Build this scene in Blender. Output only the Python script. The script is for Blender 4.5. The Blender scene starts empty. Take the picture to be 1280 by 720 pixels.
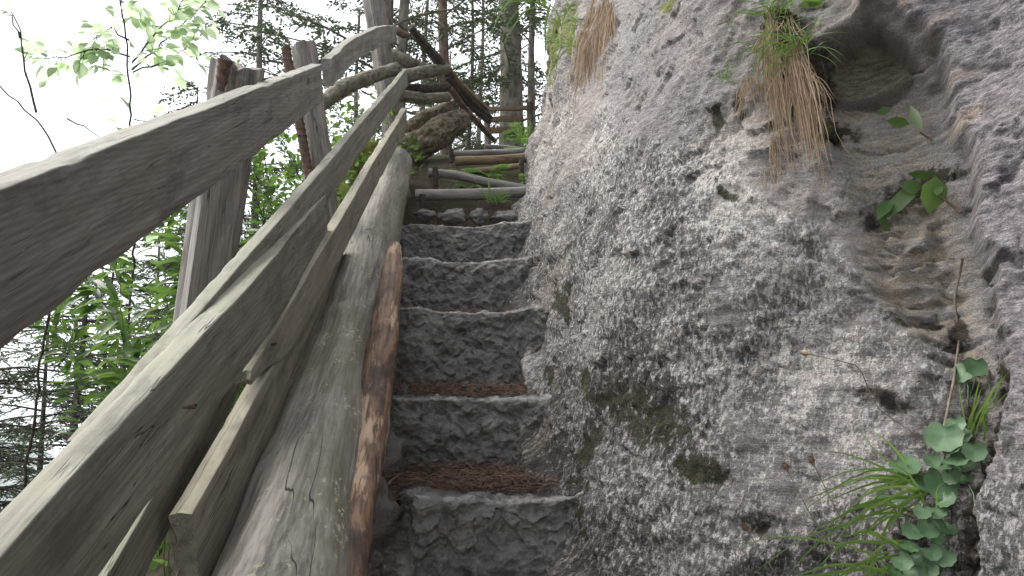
import bpy, math, random
import numpy as np
from mathutils import Vector, Matrix
from mathutils.bvhtree import BVHTree

S = bpy.context.scene
COL = S.collection
R = math.radians
rng = np.random.default_rng(11)
random.seed(11)

# ------------------------------------------------------------------ camera
PITCH = R(9.0)
FPX = 900.0
cam_d = bpy.data.cameras.new('camera')
cam = bpy.data.objects.new('camera', cam_d)
COL.objects.link(cam)
cam.rotation_euler = (math.pi/2 + PITCH, 0, 0)
cam_d.sensor_width = 36.0
cam_d.lens = FPX/1280*36.0
cam_d.clip_start = 0.02
cam_d.clip_end = 6000
S.camera = cam
SP, CP = math.sin(PITCH), math.cos(PITCH)

def at(px, py, d):
    u = (px-640.0)/FPX; v = (360.0-py)/FPX
    return np.array([u*d, d*(CP - v*SP), d*(SP + v*CP)])

def project(P):
    d = P[..., 1]*CP + P[..., 2]*SP
    up = -P[..., 1]*SP + P[..., 2]*CP
    d = np.maximum(d, 0.05)
    return 640+FPX*P[..., 0]/d, 360-FPX*up/d

# ------------------------------------------------------------------ noise
_pr = np.random.default_rng(5)
_perm = np.concatenate([_pr.permutation(256)]*3)
_g = _pr.normal(size=(256, 3)); _g /= np.linalg.norm(_g, axis=1)[:, None]
def pn(P, seed=0):
    P = np.asarray(P, float) + seed*17.31
    i = np.floor(P).astype(int); f = P - i; i &= 255
    w = f*f*f*(f*(f*6-15)+10)
    out = 0
    for dx in (0, 1):
        wx = w[..., 0] if dx else 1-w[..., 0]
        for dy in (0, 1):
            wy = w[..., 1] if dy else 1-w[..., 1]
            for dz in (0, 1):
                wz = w[..., 2] if dz else 1-w[..., 2]
                h = _perm[_perm[_perm[i[..., 0]+dx] + i[..., 1]+dy] + i[..., 2]+dz]
                g = _g[h]
                out = out + wx*wy*wz*(g[..., 0]*(f[..., 0]-dx)+g[..., 1]*(f[..., 1]-dy)+g[..., 2]*(f[..., 2]-dz))
    return out*1.5
def fbm(P, sc, octs=4, seed=0, gain=.5):
    a = 1.0; s = 0; P = np.asarray(P, float)
    for o in range(octs):
        s = s + a*pn(P*sc, seed+o); a *= gain; sc = sc*2.03
    return s
def ridged(P, sc, octs=3, seed=0):
    a = 1.0; s = 0
    for o in range(octs):
        s = s + a*(1-np.abs(pn(P*sc, seed+o))*2); a *= .5; sc = sc*2.1
    return s/1.75
def worley(x, y, seed=0):
    """2-D cells: returns (facet height, per-cell random, distance to the border)"""
    r_ = np.random.default_rng(900+seed); tab = r_.random((4096, 6))
    ix, iy = np.floor(x).astype(int), np.floor(y).astype(int)
    f1 = np.full(x.shape, 9.0); f2 = np.full(x.shape, 9.0); cid = np.zeros(x.shape, int); cx = np.zeros(x.shape); cy = np.zeros(x.shape)
    for a in (-1, 0, 1):
        for b in (-1, 0, 1):
            h = ((ix+a)*73856093 ^ (iy+b)*19349663) & 4095
            qx, qy = ix+a+tab[h, 0], iy+b+tab[h, 1]
            d = np.hypot(x-qx, y-qy); n_ = d < f1
            f2 = np.where(n_, f1, np.minimum(f2, d)); cid = np.where(n_, h, cid); cx = np.where(n_, qx, cx); cy = np.where(n_, qy, cy); f1 = np.where(n_, d, f1)
    g = tab[cid, 2:4]*2-1
    return g[..., 0]*(x-cx)+g[..., 1]*(y-cy), tab[cid, 4]-.5, f2-f1
def sstep(a, b, x):
    t = np.clip((x-a)/(b-a), 0, 1); return t*t*(3-2*t)
def seg_dist(px, py, pts):
    best = np.full(np.shape(px), 1e9)
    for (x0, y0), (x1, y1) in zip(pts[:-1], pts[1:]):
        dx, dy = x1-x0, y1-y0
        t = np.clip(((px-x0)*dx+(py-y0)*dy)/(dx*dx+dy*dy+1e-9), 0, 1)
        best = np.minimum(best, np.hypot(px-x0-t*dx, py-y0-t*dy))
    return best
def poly_sd(px, py, pts):            # >0 inside
    d = seg_dist(px, py, pts+[pts[0]])
    ins = np.zeros(np.shape(px), bool)
    for (x0, y0), (x1, y1) in zip(pts, pts[1:]+[pts[0]]):
        c = ((y0 > py) != (y1 > py))
        xx = (x1-x0)*(py-y0)/((y1-y0) if y1 != y0 else 1e-9)+x0
        ins ^= (c & (px < xx))
    return np.where(ins, d, -d)

# ------------------------------------------------------------------ mesh builder
class MB:
    def __init__(s): s.V = []; s.F = []; s.n = 0; s.A = {}
    def add(s, V, F):
        V = np.asarray(V, float).reshape(-1, 3)
        s.V.append(V)
        for f in (F if isinstance(F, list) else [F]):
            f = np.asarray(f, int)
            if f.size: s.F.append(f + s.n)
        s.n += len(V)
    def grid(s, G, wrap_u=False, wrap_v=False, flip=False):
        nu, nv = G.shape[:2]
        iu = np.arange(nu if wrap_u else nu-1); iv = np.arange(nv if wrap_v else nv-1)
        a, b = np.meshgrid(iu, iv, indexing='ij'); a2 = (a+1) % nu; b2 = (b+1) % nv
        q = np.stack([a*nv+b, a2*nv+b, a2*nv+b2, a*nv+b2], -1).reshape(-1, 4)
        if flip: q = q[:, ::-1]
        s.add(G.reshape(-1, 3), q)
    def tube(s, pts, radii, n=8, cap=True, rn=0.0, seed=0, rs=8.0):
        pts = np.asarray(pts, float); m = len(pts)
        radii = np.broadcast_to(np.asarray(radii, float), (m,))
        T = np.gradient(pts, axis=0); T /= np.linalg.norm(T, axis=1)[:, None]+1e-12
        ref = np.array([0, 0, 1.0]) if abs(T[0][2]) < .9 else np.array([1.0, 0, 0])
        G = np.zeros((m, n, 3)); th = np.arange(n)/n*2*math.pi
        u = np.cross(ref, T[0]); u /= np.linalg.norm(u)
        for i in range(m):
            u = u - T[i]*np.dot(u, T[i]); u /= np.linalg.norm(u)
            v = np.cross(T[i], u)
            G[i] = pts[i] + radii[i]*(np.cos(th)[:, None]*u + np.sin(th)[:, None]*v)
        if rn:
            c = pts[:, None, :]
            k = 1 + rn*fbm(G*1.0, rs, 3, seed)
            G = c + (G-c)*k[..., None]
        b = s.n
        s.grid(G, wrap_v=True, flip=False)
        if cap:
            s.F.append(np.array([b+np.arange(n)[::-1]])); s.F.append(np.array([b+(m-1)*n+np.arange(n)]))
        return G
    def blades(s, base, d, nrm, ln, wd, mid=.45):
        base = np.asarray(base, float); d = np.asarray(d, float)
        side = np.cross(d, nrm); side /= np.linalg.norm(side, axis=1)[:, None]+1e-9
        ln = np.broadcast_to(ln, (len(base),))[:, None]; wd = np.broadcast_to(wd, (len(base),))[:, None]
        m = base + d*ln*mid
        V = np.stack([base, m+side*wd*.5, base+d*ln, m-side*wd*.5], 1).reshape(-1, 3)
        s.add(V, np.arange(len(V)).reshape(-1, 4))
    def leaves(s, base, d, nrm, ln, wd, fold=.18, droop=.12):
        base = np.asarray(base, float); N = len(base)
        d = d/(np.linalg.norm(d, axis=1)[:, None]+1e-9)
        side = np.cross(d, nrm); side /= np.linalg.norm(side, axis=1)[:, None]+1e-9
        up = np.cross(side, d)
        ln = np.broadcast_to(ln, (N,))[:, None]; wd = np.broadcast_to(wd, (N,))[:, None]
        def p(t, w, sg): return base + d*ln*t + side*wd*w*sg + up*(abs(w)*wd*fold*2 - droop*ln*t*t)
        V = np.stack([p(0, 0, 1), p(.28, .42, 1), p(.62, .42, 1), p(1, 0, 1), p(.62, .42, -1), p(.28, .42, -1), p(.3, 0, 1), p(.65, 0, 1)], 1).reshape(-1, 3)
        o = np.arange(N)[:, None]*8
        q = np.concatenate([o+np.array([[6, 1, 2, 7]]), o+np.array([[6, 7, 4, 5]])])
        t = np.concatenate([o+np.array([[0, 1, 6]]), o+np.array([[0, 6, 5]]), o+np.array([[7, 2, 3]]), o+np.array([[7, 3, 4]])])
        s.add(V, [q, t])
    def ribbon(s, pts, w, nrm=None):
        pts = np.asarray(pts, float); m = len(pts)
        T = np.gradient(pts, axis=0); T /= np.linalg.norm(T, axis=1)[:, None]+1e-12
        if nrm is None: nrm = np.array([0.1, -1, .2])
        sd = np.cross(T, nrm); sd /= np.linalg.norm(sd, axis=1)[:, None]+1e-9
        w = np.asarray(w, float)[:, None]
        up = np.cross(sd, T)
        G = np.stack([pts-sd*w*.5, pts-up*w*.12, pts+sd*w*.5], 1)
        s.grid(G)
    def verts(s): return np.concatenate(s.V)
    def build(s, name, mat, parent=None, base=None, frame=None, smooth=True, attrs=None, **props):
        V = np.concatenate(s.V)
        me = bpy.data.meshes.new(name)
        if base is not None: V = V - np.asarray(base)
        me.vertices.add(len(V)); me.vertices.foreach_set('co', V.ravel())
        tot = [np.full(len(f), f.shape[1]) for f in s.F]; tot = np.concatenate(tot)
        loops = np.concatenate([f.ravel() for f in s.F])
        me.loops.add(len(loops)); me.loops.foreach_set('vertex_index', loops)
        me.polygons.add(len(tot))
        st = np.concatenate([[0], np.cumsum(tot)[:-1]])
        me.polygons.foreach_set('loop_start', st)
        me.polygons.foreach_set('loop_total', tot)
        if smooth: me.polygons.foreach_set('use_smooth', np.ones(len(tot), bool))
        me.update(calc_edges=True); me.validate()
        for k, a in (attrs or {}).items():
            if a.ndim == 1:
                at_ = me.attributes.new(k, 'FLOAT', 'POINT'); at_.data.foreach_set('value', a.astype(np.float32))
            else:
                at_ = me.attributes.new(k, 'FLOAT_VECTOR', 'POINT'); at_.data.foreach_set('vector', a.astype(np.float32).ravel())
        me.materials.append(mat)
        o = bpy.data.objects.new(name, me); COL.objects.link(o)
        M = Matrix.Identity(4)
        if frame is not None: M = frame
        elif base is not None: M = Matrix.Translation(Vector(base))
        if parent is not None:
            o.parent = parent
            o.matrix_basis = WM[parent.name].inverted() @ M
        else: o.matrix_basis = M
        WM[o.name] = M
        tag(o, **props)
        return o
WM = {}
def tag(o, label=None, cat=None, group=None, kind=None):
    if label: o['label'] = label
    if cat: o['category'] = cat
    if group: o['group'] = group
    if kind: o['kind'] = kind
def thing(name, base, label, cat, group=None):
    o = bpy.data.objects.new(name, None); COL.objects.link(o)
    o.empty_display_size = .1
    o.matrix_basis = Matrix.Translation(Vector(base)); WM[o.name] = Matrix.Translation(Vector(base))
    tag(o, label, cat, group); return o
def frame_from(p0, p1, upv=(0, 0, 1)):
    D = np.array(p1)-np.array(p0); L = np.linalg.norm(D); D = D/L
    Rr = np.cross(D, upv); Rr /= np.linalg.norm(Rr)
    N = np.cross(Rr, D); Yv = -Rr
    M = Matrix.Identity(4)
    for i in range(3):
        M[i][0] = D[i]; M[i][1] = Yv[i]; M[i][2] = N[i]; M[i][3] = p0[i]
    return M, L

# ------------------------------------------------------------------ node helper
class NT:
    def __init__(s, name):
        s.m = bpy.data.materials.new(name); s.m.use_nodes = True
        s.t = s.m.node_tree; s.t.nodes.clear()
        s.out = s.t.nodes.new('ShaderNodeOutputMaterial')
    def n(s, typ, **kw):
        nd = s.t.nodes.new('ShaderNode'+typ)
        for k, v in kw.items():
            if k.startswith('_'): setattr(nd, k[1:], v)
            else: s.set(nd, k, v)
        return nd
    def set(s, nd, k, v):
        if isinstance(k, str) and k[:1] == 'i' and k[1:].isdigit(): inp = nd.inputs[int(k[1:])]
        else: inp = nd.inputs[k]
        if hasattr(v, 'bl_idname') and hasattr(v, 'outputs'): v = v.outputs[0]
        if isinstance(v, bpy.types.NodeSocket): s.t.links.new(v, inp)
        else:
            if isinstance(v, tuple) and len(v) == 3 and inp.type == 'RGBA': v = v+(1,)
            inp.default_value = v
    def coord(s, attr=None):
        if attr: return s.n('Attribute', _attribute_name=attr).outputs['Vector']
        return s.n('TexCoord').outputs['Object']
    def attr(s, name): return s.n('Attribute', _attribute_name=name).outputs['Fac']
    def map(s, v, sc=(1, 1, 1), rot=(0, 0, 0), loc=(0, 0, 0)):
        return s.n('Mapping', Vector=v, Scale=sc, Rotation=rot, Location=loc).outputs[0]
    def noise(s, v, sc, det=4, rough=.55, dist=0.0):
        return s.n('TexNoise', Vector=v, Scale=sc, Detail=det, Roughness=rough, Distortion=dist).outputs[0]
    def vor(s, v, sc, feat='F1', out='Distance'):
        return s.n('TexVoronoi', _feature=feat, Vector=v, Scale=sc).outputs[out]
    def ramp(s, x, a, b, lo=0.0, hi=1.0):
        nd = s.n('MapRange', _interpolation_type='SMOOTHSTEP')
        s.set(nd, 'i0', x); nd.inputs[1].default_value = a; nd.inputs[2].default_value = b
        nd.inputs[3].default_value = lo; nd.inputs[4].default_value = hi
        return nd.outputs[0]
    def math(s, op, a, b=None):
        nd = s.n('Math', _operation=op); s.set(nd, 'i0', a)
        if b is not None: s.set(nd, 'i1', b)
        return nd.outputs[0]
    def mul(s, a, b): return s.math('MULTIPLY', a, b)
    def add(s, a, b): return s.math('ADD', a, b)
    def mix(s, f, a, b, mode='MIX'):
        nd = s.n('Mix', _data_type='RGBA', _blend_type=mode)
        s.set(nd, 'i0', f); s.set(nd, 'i6', a); s.set(nd, 'i7', b)
        return nd.outputs[2]
    def bump(s, h, strength=.5, dist=.01, normal=None):
        nd = s.n('Bump', Strength=strength, Distance=dist, Height=h)
        if normal is not None: s.set(nd, 'Normal', normal)
        return nd.outputs[0]
    def pbr(s, col, rough=.8, normal=None, spec=.4, trans=0.0, transcol=None):
        b = s.n('BsdfPrincipled', **{'Base Color': col, 'Roughness': rough, 'Specular IOR Level': spec})
        if normal is not None: s.set(b, 'Normal', normal)
        sh = b.outputs[0]
        if trans:
            tr = s.n('BsdfTranslucent', Color=transcol or col)
            mx = s.n('MixShader', Fac=trans); s.set(mx, 'i1', sh); s.set(mx, 'i2', tr)
            sh = mx.outputs[0]
        s.t.links.new(sh, s.out.inputs[0])
        return s.m

# ------------------------------------------------------------------ materials
def mat_rock():
    t = NT('cliff rock'); o = t.coord(); w = t.coord('wuv')
    big = t.noise(o, 1.6, 5, .6); mid = t.noise(o, 7, 6, .6)
    base = t.mix(t.ramp(big, .35, .65), (.135, .126, .129), (.215, .20, .198))
    base = t.mix(t.ramp(t.noise(o, 3.3, 4), .45, .7, 0, .6), base, (.185, .155, .142))
    base = t.mix(t.ramp(t.noise(o, 1.1, 4, .6), .48, .62, 0, .4), base, (.225, .182, .15))
    base = t.mix(t.ramp(t.noise(t.map(o, (1, 1, 1), loc=(4, 7, 2)), 1.5, 4, .6), .5, .62, 0, .4), base, (.185, .158, .158))
    # foliation streaks
    fo = t.noise(t.map(w, (14, 90, 1), (0, 0, R(-38))), 1.0, 6, .65)
    base = t.mix(t.ramp(fo, .42, .7, 0, .55), base, (.36, .35, .345))
    base = t.mix(t.ramp(fo, .36, .22, 0, .6), base, (.10, .092, .09))
    # purple coarse rock of the bulge
    pu = t.attr('purple'); pg = t.noise(t.map(w, (40, 110, 40)), 1.0, 5, .7)
    pc = t.mix(t.ramp(pg, .35, .68), (.095, .084, .093), (.30, .272, .286))
    pc = t.mix(t.ramp(t.noise(t.map(w, (5, 14, 1)), 1.0, 4, .6), .56, .70, 0, .75), pc, (.36, .265, .19))
    pc = t.mix(t.ramp(t.noise(t.map(w, (7, 17, 1), loc=(7, 3, 1)), 1.0, 5, .7), .58, .72, 0, .8), pc, (.06, .05, .055))
    base = t.mix(pu, base, pc)
    # ochre broken rock
    oc = t.mul(t.attr('ochre'), t.ramp(t.noise(t.map(w, (18, 40, 1), (0, 0, R(18))), 1.0, 6, .65), .38, .62))
    base = t.mix(t.mul(oc, .7), base, (.31, .255, .175))
    # white lichen streaks
    wl = t.noise(t.map(w, (120, 58, 1), (0, 0, R(-14))), 1.0, 8, .68, .5)
    wl = t.add(t.mul(wl, .6), t.mul(t.noise(t.map(w, (78, 66, 1), loc=(2, 2, 5)), 1.0, 9, .74, .3), .4))
    patch = t.ramp(t.noise(t.map(o, (1, 1, .8)), 2.6, 10, .70), .40, .60)
    lw = t.mul(t.ramp(t.add(wl, t.mul(t.add(t.mul(patch, .75), t.mul(t.attr('lich'), .42)), .20)), .645, .672), t.ramp(t.attr('lich'), .05, .4))
    base = t.mix(t.mul(lw, .9), base, t.mix(t.ramp(t.noise(o, 130, 4, .7), .35, .65), (.31, .288, .275), (.50, .472, .45)))
    filmn = t.noise(t.map(w, (4.5, 3.2, 1), loc=(1, 5, 2)), 1.0, 8, .68)
    film = t.ramp(t.add(filmn, t.mul(t.attr('dark'), .26)), .56, .72)
    base = t.mix(t.mul(film, .72), base, t.mix(t.ramp(wl, .47, .58), (.045, .042, .039), (.40, .385, .375)))
    # black lichen / dirt in streaks
    bl = t.noise(t.map(w, (98, 42, 1), (0, 0, R(-10)), (4, 9, 2)), 1.0, 9, .7, .6)
    bl = t.add(t.mul(bl, .6), t.mul(t.noise(t.map(w, (66, 52, 1), loc=(7, 2, 5)), 1.0, 9, .74, .3), .4))
    bp = t.ramp(t.noise(t.map(w, (3.4, 2.2, 1), loc=(3, 1, 8)), 1.0, 9, .68), .42, .60)
    lb = t.mul(t.ramp(t.add(bl, t.mul(t.mul(t.attr('dark'), t.add(t.mul(bp, .75), .25)), .17)), .612, .64), t.ramp(t.attr('dark'), .0, .3))
    base = t.mix(t.mul(lb, .85), base, (.024, .022, .020))
    sp = t.vor(t.map(w, (60, 44, 1)), 1.0)
    base = t.mix(t.mul(t.ramp(sp, .26, .14), t.mul(t.attr('lich'), .6)), base, (.05, .047, .045))
    # brown stain streaks
    bs = t.noise(t.map(w, (6, 1.6, 1)), 1.0, 5, .6)
    base = t.mix(t.mul(t.ramp(bs, .5, .72), t.attr('stain')), base, (.12, .09, .06))
    base = t.mix(t.mul(t.attr('hollow'), .9), base, t.mix(t.ramp(t.noise(t.map(w, (26, 90, 1), (0, 0, R(-24))), 1.0, 7, .75), .35, .65), (.045, .037, .025), (.185, .155, .105)))  # olive-brown slab rock, darkened further to paint in the hollow's shade
    # soil and moss
    so = t.ramp(t.add(t.mul(t.attr('soil'), .8), t.mul(t.noise(o, 30, 10, .85), 2.4)), 1.62, 1.86)
    base = t.mix(so, base, (.030, .022, .015))
    mo = t.ramp(t.add(t.mul(t.attr('moss'), .75), t.mul(t.noise(t.map(w, (55, 28, 1)), 1.0, 10, .85), 2.6)), 1.66, 1.84)
    base = t.mix(mo, base, t.mix(t.ramp(t.noise(o, 150, 5, .75), .35, .7), (.007, .007, .004), (.046, .050, .014)))
    gm = t.ramp(t.add(t.attr('green'), t.mul(t.noise(o, 40, 5, .7), .9)), .85, 1.05)
    base = t.mix(gm, base, t.mix(t.noise(o, 120, 3), (.05, .07, .01), (.16, .17, .02)))
    gr = t.noise(o, 240, 4, .7)
    base = t.mix(.55, base, t.n('MixRGB', _blend_type='MULTIPLY', Fac=1.0, Color1=base, Color2=t.mix(t.ramp(gr, .3, .7), (.45, .45, .45), (1.5, 1.5, 1.5))))
    h = t.add(t.mul(wl, .5), t.add(t.mul(gr, .35), t.mul(t.noise(o, 60, 6, .7), .9)))
    h = t.add(h, t.mul(fo, .8))
    h = t.add(h, t.mul(mo, .5))
    nb = t.bump(h, 1.0, .011)
    return t.pbr(base, t.ramp(mid, .3, .7, .6, .85), nb, .35)

def mat_step():
    t = NT('wet step rock'); o = t.coord()
    n1 = t.noise(o, 6, 8, .7); n2 = t.noise(o, 38, 8, .75); n3 = t.noise(o, 200, 4, .7)
    c = t.mix(t.ramp(n1, .35, .65), (.050, .048, .046), (.140, .135, .131))
    c = t.mix(t.ramp(n2, .5, .75, 0, .7), c, (.25, .238, .228))
    c = t.mix(t.ramp(t.noise(o, 9, 4, .6), .58, .72, 0, .75), c, (.07, .045, .03))
    c = t.mix(t.mul(t.attr('edge'), t.ramp(n2, .42, .6)), c, (.30, .295, .29))  # light caught along the tread edges, painted in as a paler tone
    c = t.mix(t.mul(t.attr('soil'), t.ramp(t.noise(o, 30, 5, .7), .3, .5)), c, (.028, .020, .014))
    c = t.mix(t.ramp(t.noise(o, 14, 5, .7), .62, .74, 0, .7), c, (.022, .026, .010))
    h = t.add(t.mul(n2, .9), t.add(t.mul(n3, .35), t.mul(t.noise(o, 18, 4), 1.2)))
    return t.pbr(c, t.ramp(n1, .3, .7, .26, .52), t.bump(h, 1.0, .010), .55)

def mat_wood(name, dark, light, green=.35, grain=1.0, greencol=(.12, .125, .055), scale=1.0, silver=.3):
    t = NT(name); o = t.coord(); rnd = t.n('ObjectInfo').outputs['Random']
    off = t.n('CombineXYZ', X=t.mul(rnd, 37.0), Y=t.mul(rnd, 0.6), Z=t.mul(rnd, .35))
    p = t.n('VectorMath', _operation='ADD'); t.set(p, 'i0', o); t.set(p, 'i1', off); p = p.outputs[0]
    # growth rings cut obliquely: distance from a tilted pith line
    wob = t.noise(t.map(p, (.8, 2.5, 2.5)), 1.0, 2, .5)
    sx = t.n('SeparateXYZ', Vector=t.map(p, (.055, 1, 1)))
    yy = t.add(sx.outputs[1], t.add(sx.outputs[0], t.mul(t.add(wob, -.5), .05)))
    zz = t.add(sx.outputs[2], t.add(t.mul(sx.outputs[0], .6), .05))
    rr = t.math('SQRT', t.add(t.mul(yy, yy), t.mul(zz, zz)))
    ring = t.math('SINE', t.add(t.mul(rr, 1350.0*scale), t.mul(t.noise(t.map(p, (2, 30, 30)), 1.0, 4, .6), 2.2)))
    fib = t.noise(t.map(p, (6, 260, 260)), 1.0, 6, .7)
    fib2 = t.noise(t.map(p, (2.2, 45, 45)), 1.0, 5, .6)
    g = t.add(t.mul(ring, .085*grain), t.add(t.mul(fib, .55), t.mul(fib2, .6)))
    c = t.mix(t.ramp(g, .32, .85), dark, light)
    blot = t.noise(p, 5.5, 5, .65)
    c = t.mix(t.ramp(blot, .48, .72, 0, green), c, greencol)
    c = t.mix(t.ramp(t.noise(p, 9, 6, .7), .56, .72, 0, .5), c, tuple(.45*x for x in dark))
    up_ = t.n('SeparateXYZ', Vector=t.n('NewGeometry').outputs['Normal']).outputs[2]
    c = t.mix(t.mul(t.ramp(up_, .6, .85), t.ramp(t.noise(p, 8, 5, .7), .3, .6, .15, green+.25)), c, tuple(.72*a_+.55*b_ for a_, b_ in zip(light, greencol)))
    # thin cracks along the grain
    cr = t.noise(t.map(p, (1.6, 38, 38), loc=(5, 2, 3)), 1.0, 3, .5)
    crk = t.ramp(t.math('ABSOLUTE', t.add(cr, -.5)), .012, .0)
    crk = t.mul(crk, t.ramp(t.noise(p, 3.1, 2), .48, .6))
    c = t.mix(t.mul(crk, .85), c, (.018, .015, .012))
    kv = t.n('TexVoronoi', _feature='F1', Vector=t.map(p, (2.6, 9, 7.5)), Scale=1.0, Randomness=.9)
    kd = t.add(kv.outputs['Distance'], t.mul(t.add(t.noise(t.map(p, (30, 90, 90)), 1.0, 3), -.5), .05))
    kn = t.mul(t.ramp(kd, .13, .07), t.ramp(t.n('SeparateXYZ', Vector=kv.outputs['Color']).outputs[0], .55, .56))
    c = t.mix(t.mul(kn, .75), c, t.mix(t.ramp(kd, .03, .09), (.03, .022, .015), (.085, .06, .038)))
    c = t.mix(t.ramp(t.noise(t.map(p, (3.2, 9, 9)), 1.0, 7, .72), .50, .66, 0, .55), c, tuple(.55*x for x in dark))
    # pale lichen / dust specks
    spk = t.ramp(t.add(t.noise(t.map(p, (40, 150, 150)), 1.0, 5, .75), t.mul(t.noise(p, 6, 3), .4)), .83, .92, 0, silver)
    c = t.mix(spk, c, (.42, .42, .36))
    h = t.add(t.mul(ring, .02*grain), t.add(t.mul(fib, .5), t.mul(crk, -2.0)))
    h = t.add(h, t.mul(fib2, .6))
    return t.pbr(c, .82, t.bump(h, .5, .0025), .25)

def mat_log():
    t = NT('weathered barkless log'); o = t.coord()
    fib = t.noise(t.map(o, (4, 120, 120)), 1.0, 5, .65); f2 = t.noise(t.map(o, (1.5, 26, 26)), 1.0, 5, .6)
    c = t.mix(t.ramp(t.add(t.mul(fib, .5), t.mul(f2, .6)), .4, .72), (.092, .085, .075), (.30, .28, .25))
    gr = t.ramp(t.add(t.noise(t.map(o, (1.2, 3.5, 3.5)), 1.0, 5, .6), t.mul(t.noise(o, 16, 4, .7), .35)), .58, .82)
    c = t.mix(t.mul(gr, .6), c, (.105, .105, .055))
    mv = t.ramp(t.noise(t.map(o, (2, 5, 5), loc=(3, 3, 3)), 1.0, 4), .5, .7, 0, .45)
    c = t.mix(mv, c, (.19, .16, .16))
    li = t.ramp(t.add(t.noise(t.map(o, (45, 70, 70)), 1.0, 5, .72), t.mul(t.noise(o, 6, 4), .5)), .875, .93, 0, .85)
    c = t.mix(li, c, (.36, .355, .235))
    cr = t.noise(t.map(o, (.28, 15, 15), loc=(1, 7, 2)), 1.0, 2, .4)
    crk = t.mul(t.ramp(t.math('ABSOLUTE', t.add(cr, -.5)), .0045, .0), t.ramp(t.noise(o, 2.5, 2), .50, .58))
    c = t.mix(crk, c, (.02, .017, .014))
    dk = t.ramp(t.noise(o, 40, 4, .7), .64, .74, 0, .8)
    c = t.mix(dk, c, (.035, .03, .025))
    h = t.add(t.mul(fib, .6), t.add(t.mul(f2, .9), t.mul(crk, -2.5)))
    return t.pbr(c, .78, t.bump(h, .6, .006), .3)

def mat_pole():
    t = NT('half stripped pole'); o = t.coord()
    f = t.noise(t.map(o, (5, 80, 80)), 1.0, 5, .65)
    c = t.mix(t.ramp(f, .35, .68), (.060, .034, .022), (.21, .125, .08))
    strip = t.ramp(t.add(t.noise(t.map(o, (3.2, 30, 30)), 1.0, 7, .7), t.mul(t.noise(t.map(o, (2.4, 4, 4), loc=(2, 1, 4)), 1.0, 3), .8)), .92, 1.0)
    c = t.mix(strip, c, t.mix(f, (.27, .175, .115), (.46, .345, .24)))
    dk = t.ramp(t.noise(t.map(o, (6, 14, 14)), 1.0, 5, .7), .52, .68, 0, .85)
    c = t.mix(dk, c, (.028, .017, .013))
    h = t.add(t.mul(f, .8), t.mul(t.noise(o, 60, 4), .6)); h = t.add(h, t.mul(strip, -.6))
    return t.pbr(c, .62, t.bump(h, .7, .006), .4)

def mat_bark(name, a, b, sc=(9, 9, 3), spot=(.25, .25, .22), sp=.3, moss=0.0):
    t = NT(name); o = t.coord()
    n = t.noise(t.map(o, tuple(3*x for x in sc)), 1.0, 6, .7); v = t.vor(t.map(o, tuple(2.5*x for x in sc)), 1.0)
    c = t.mix(t.ramp(t.add(n, t.mul(v, .3)), .4, .85), a, b)
    c = t.mix(t.ramp(t.noise(o, 7, 5, .7), .52, .64, 0, sp), c, spot)
    if moss: c = t.mix(t.ramp(t.noise(o, 4, 5, .7), .45, .58, 0, moss), c, (.07, .085, .02))
    return t.pbr(c, .9, t.bump(t.add(n, t.mul(v, .5)), .9, .02), .2)

def mat_leaf(name, a, b, trans=.35, tcol=None, rough=.5, spec=.4):
    t = NT(name); o = t.coord(); rnd = t.n('NewGeometry').outputs['Random Per Island']
    c = t.mix(rnd, a, b)
    c = t.mix(t.ramp(t.noise(o, 60, 3), .4, .7, 0, .35), c, tuple(.6*x for x in a))
    return t.pbr(c, rough, None, spec, trans, t.mix(rnd, tcol[0], tcol[1]) if tcol else c)

def mat_soil():
    t = NT('forest soil'); o = t.coord()
    n = t.noise(o, 12, 6, .7); n2 = t.noise(o, 80, 5, .7)
    c = t.mix(t.ramp(n, .35, .65), (.022, .016, .011), (.075, .056, .038))
    c = t.mix(t.ramp(n2, .55, .7, 0, .7), c, (.11, .085, .055))
    c = t.mix(t.ramp(t.noise(o, 1.7, 5, .65), .48, .62, 0, .75), c, (.035, .05, .014))
    return t.pbr(c, .95, t.bump(t.add(n, n2), .8, .03), .2)
def mat_rust():
    t = NT('rusty iron'); o = t.coord(); n = t.noise(o, 45, 5, .7)
    c = t.mix(t.ramp(n, .35, .65), (.035, .022, .018), (.115, .060, .040))
    return t.pbr(c, .7, t.bump(n, .4, .003), .4)
def mat_endgrain():
    t = NT('sawn end grain'); o = t.coord(); n = t.noise(o, 70, 4, .7)
    return t.pbr(t.mix(t.ramp(n, .3, .7), (.26, .105, .035), (.42, .20, .075)), .7, t.bump(n, .4, .003), .3)
def mat_far():
    t = NT('far wooded slope'); o = t.coord(); n = t.noise(o, .05, 6, .7); n2 = t.noise(o, .012, 4)
    c = t.mix(t.ramp(n, .35, .65), (.03, .045, .022), (.075, .10, .045))
    c = t.mix(t.ramp(n2, .5, .6, 0, .7), c, (.12, .16, .06))
    return t.pbr(c, .95, None, .1)
def mat_plain(name, a, b, sc=30, rough=.8):
    t = NT(name); o = t.coord(); n = t.noise(o, sc, 4, .65)
    return t.pbr(t.mix(t.ramp(n, .3, .7), a, b), rough, None, .3)

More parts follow.
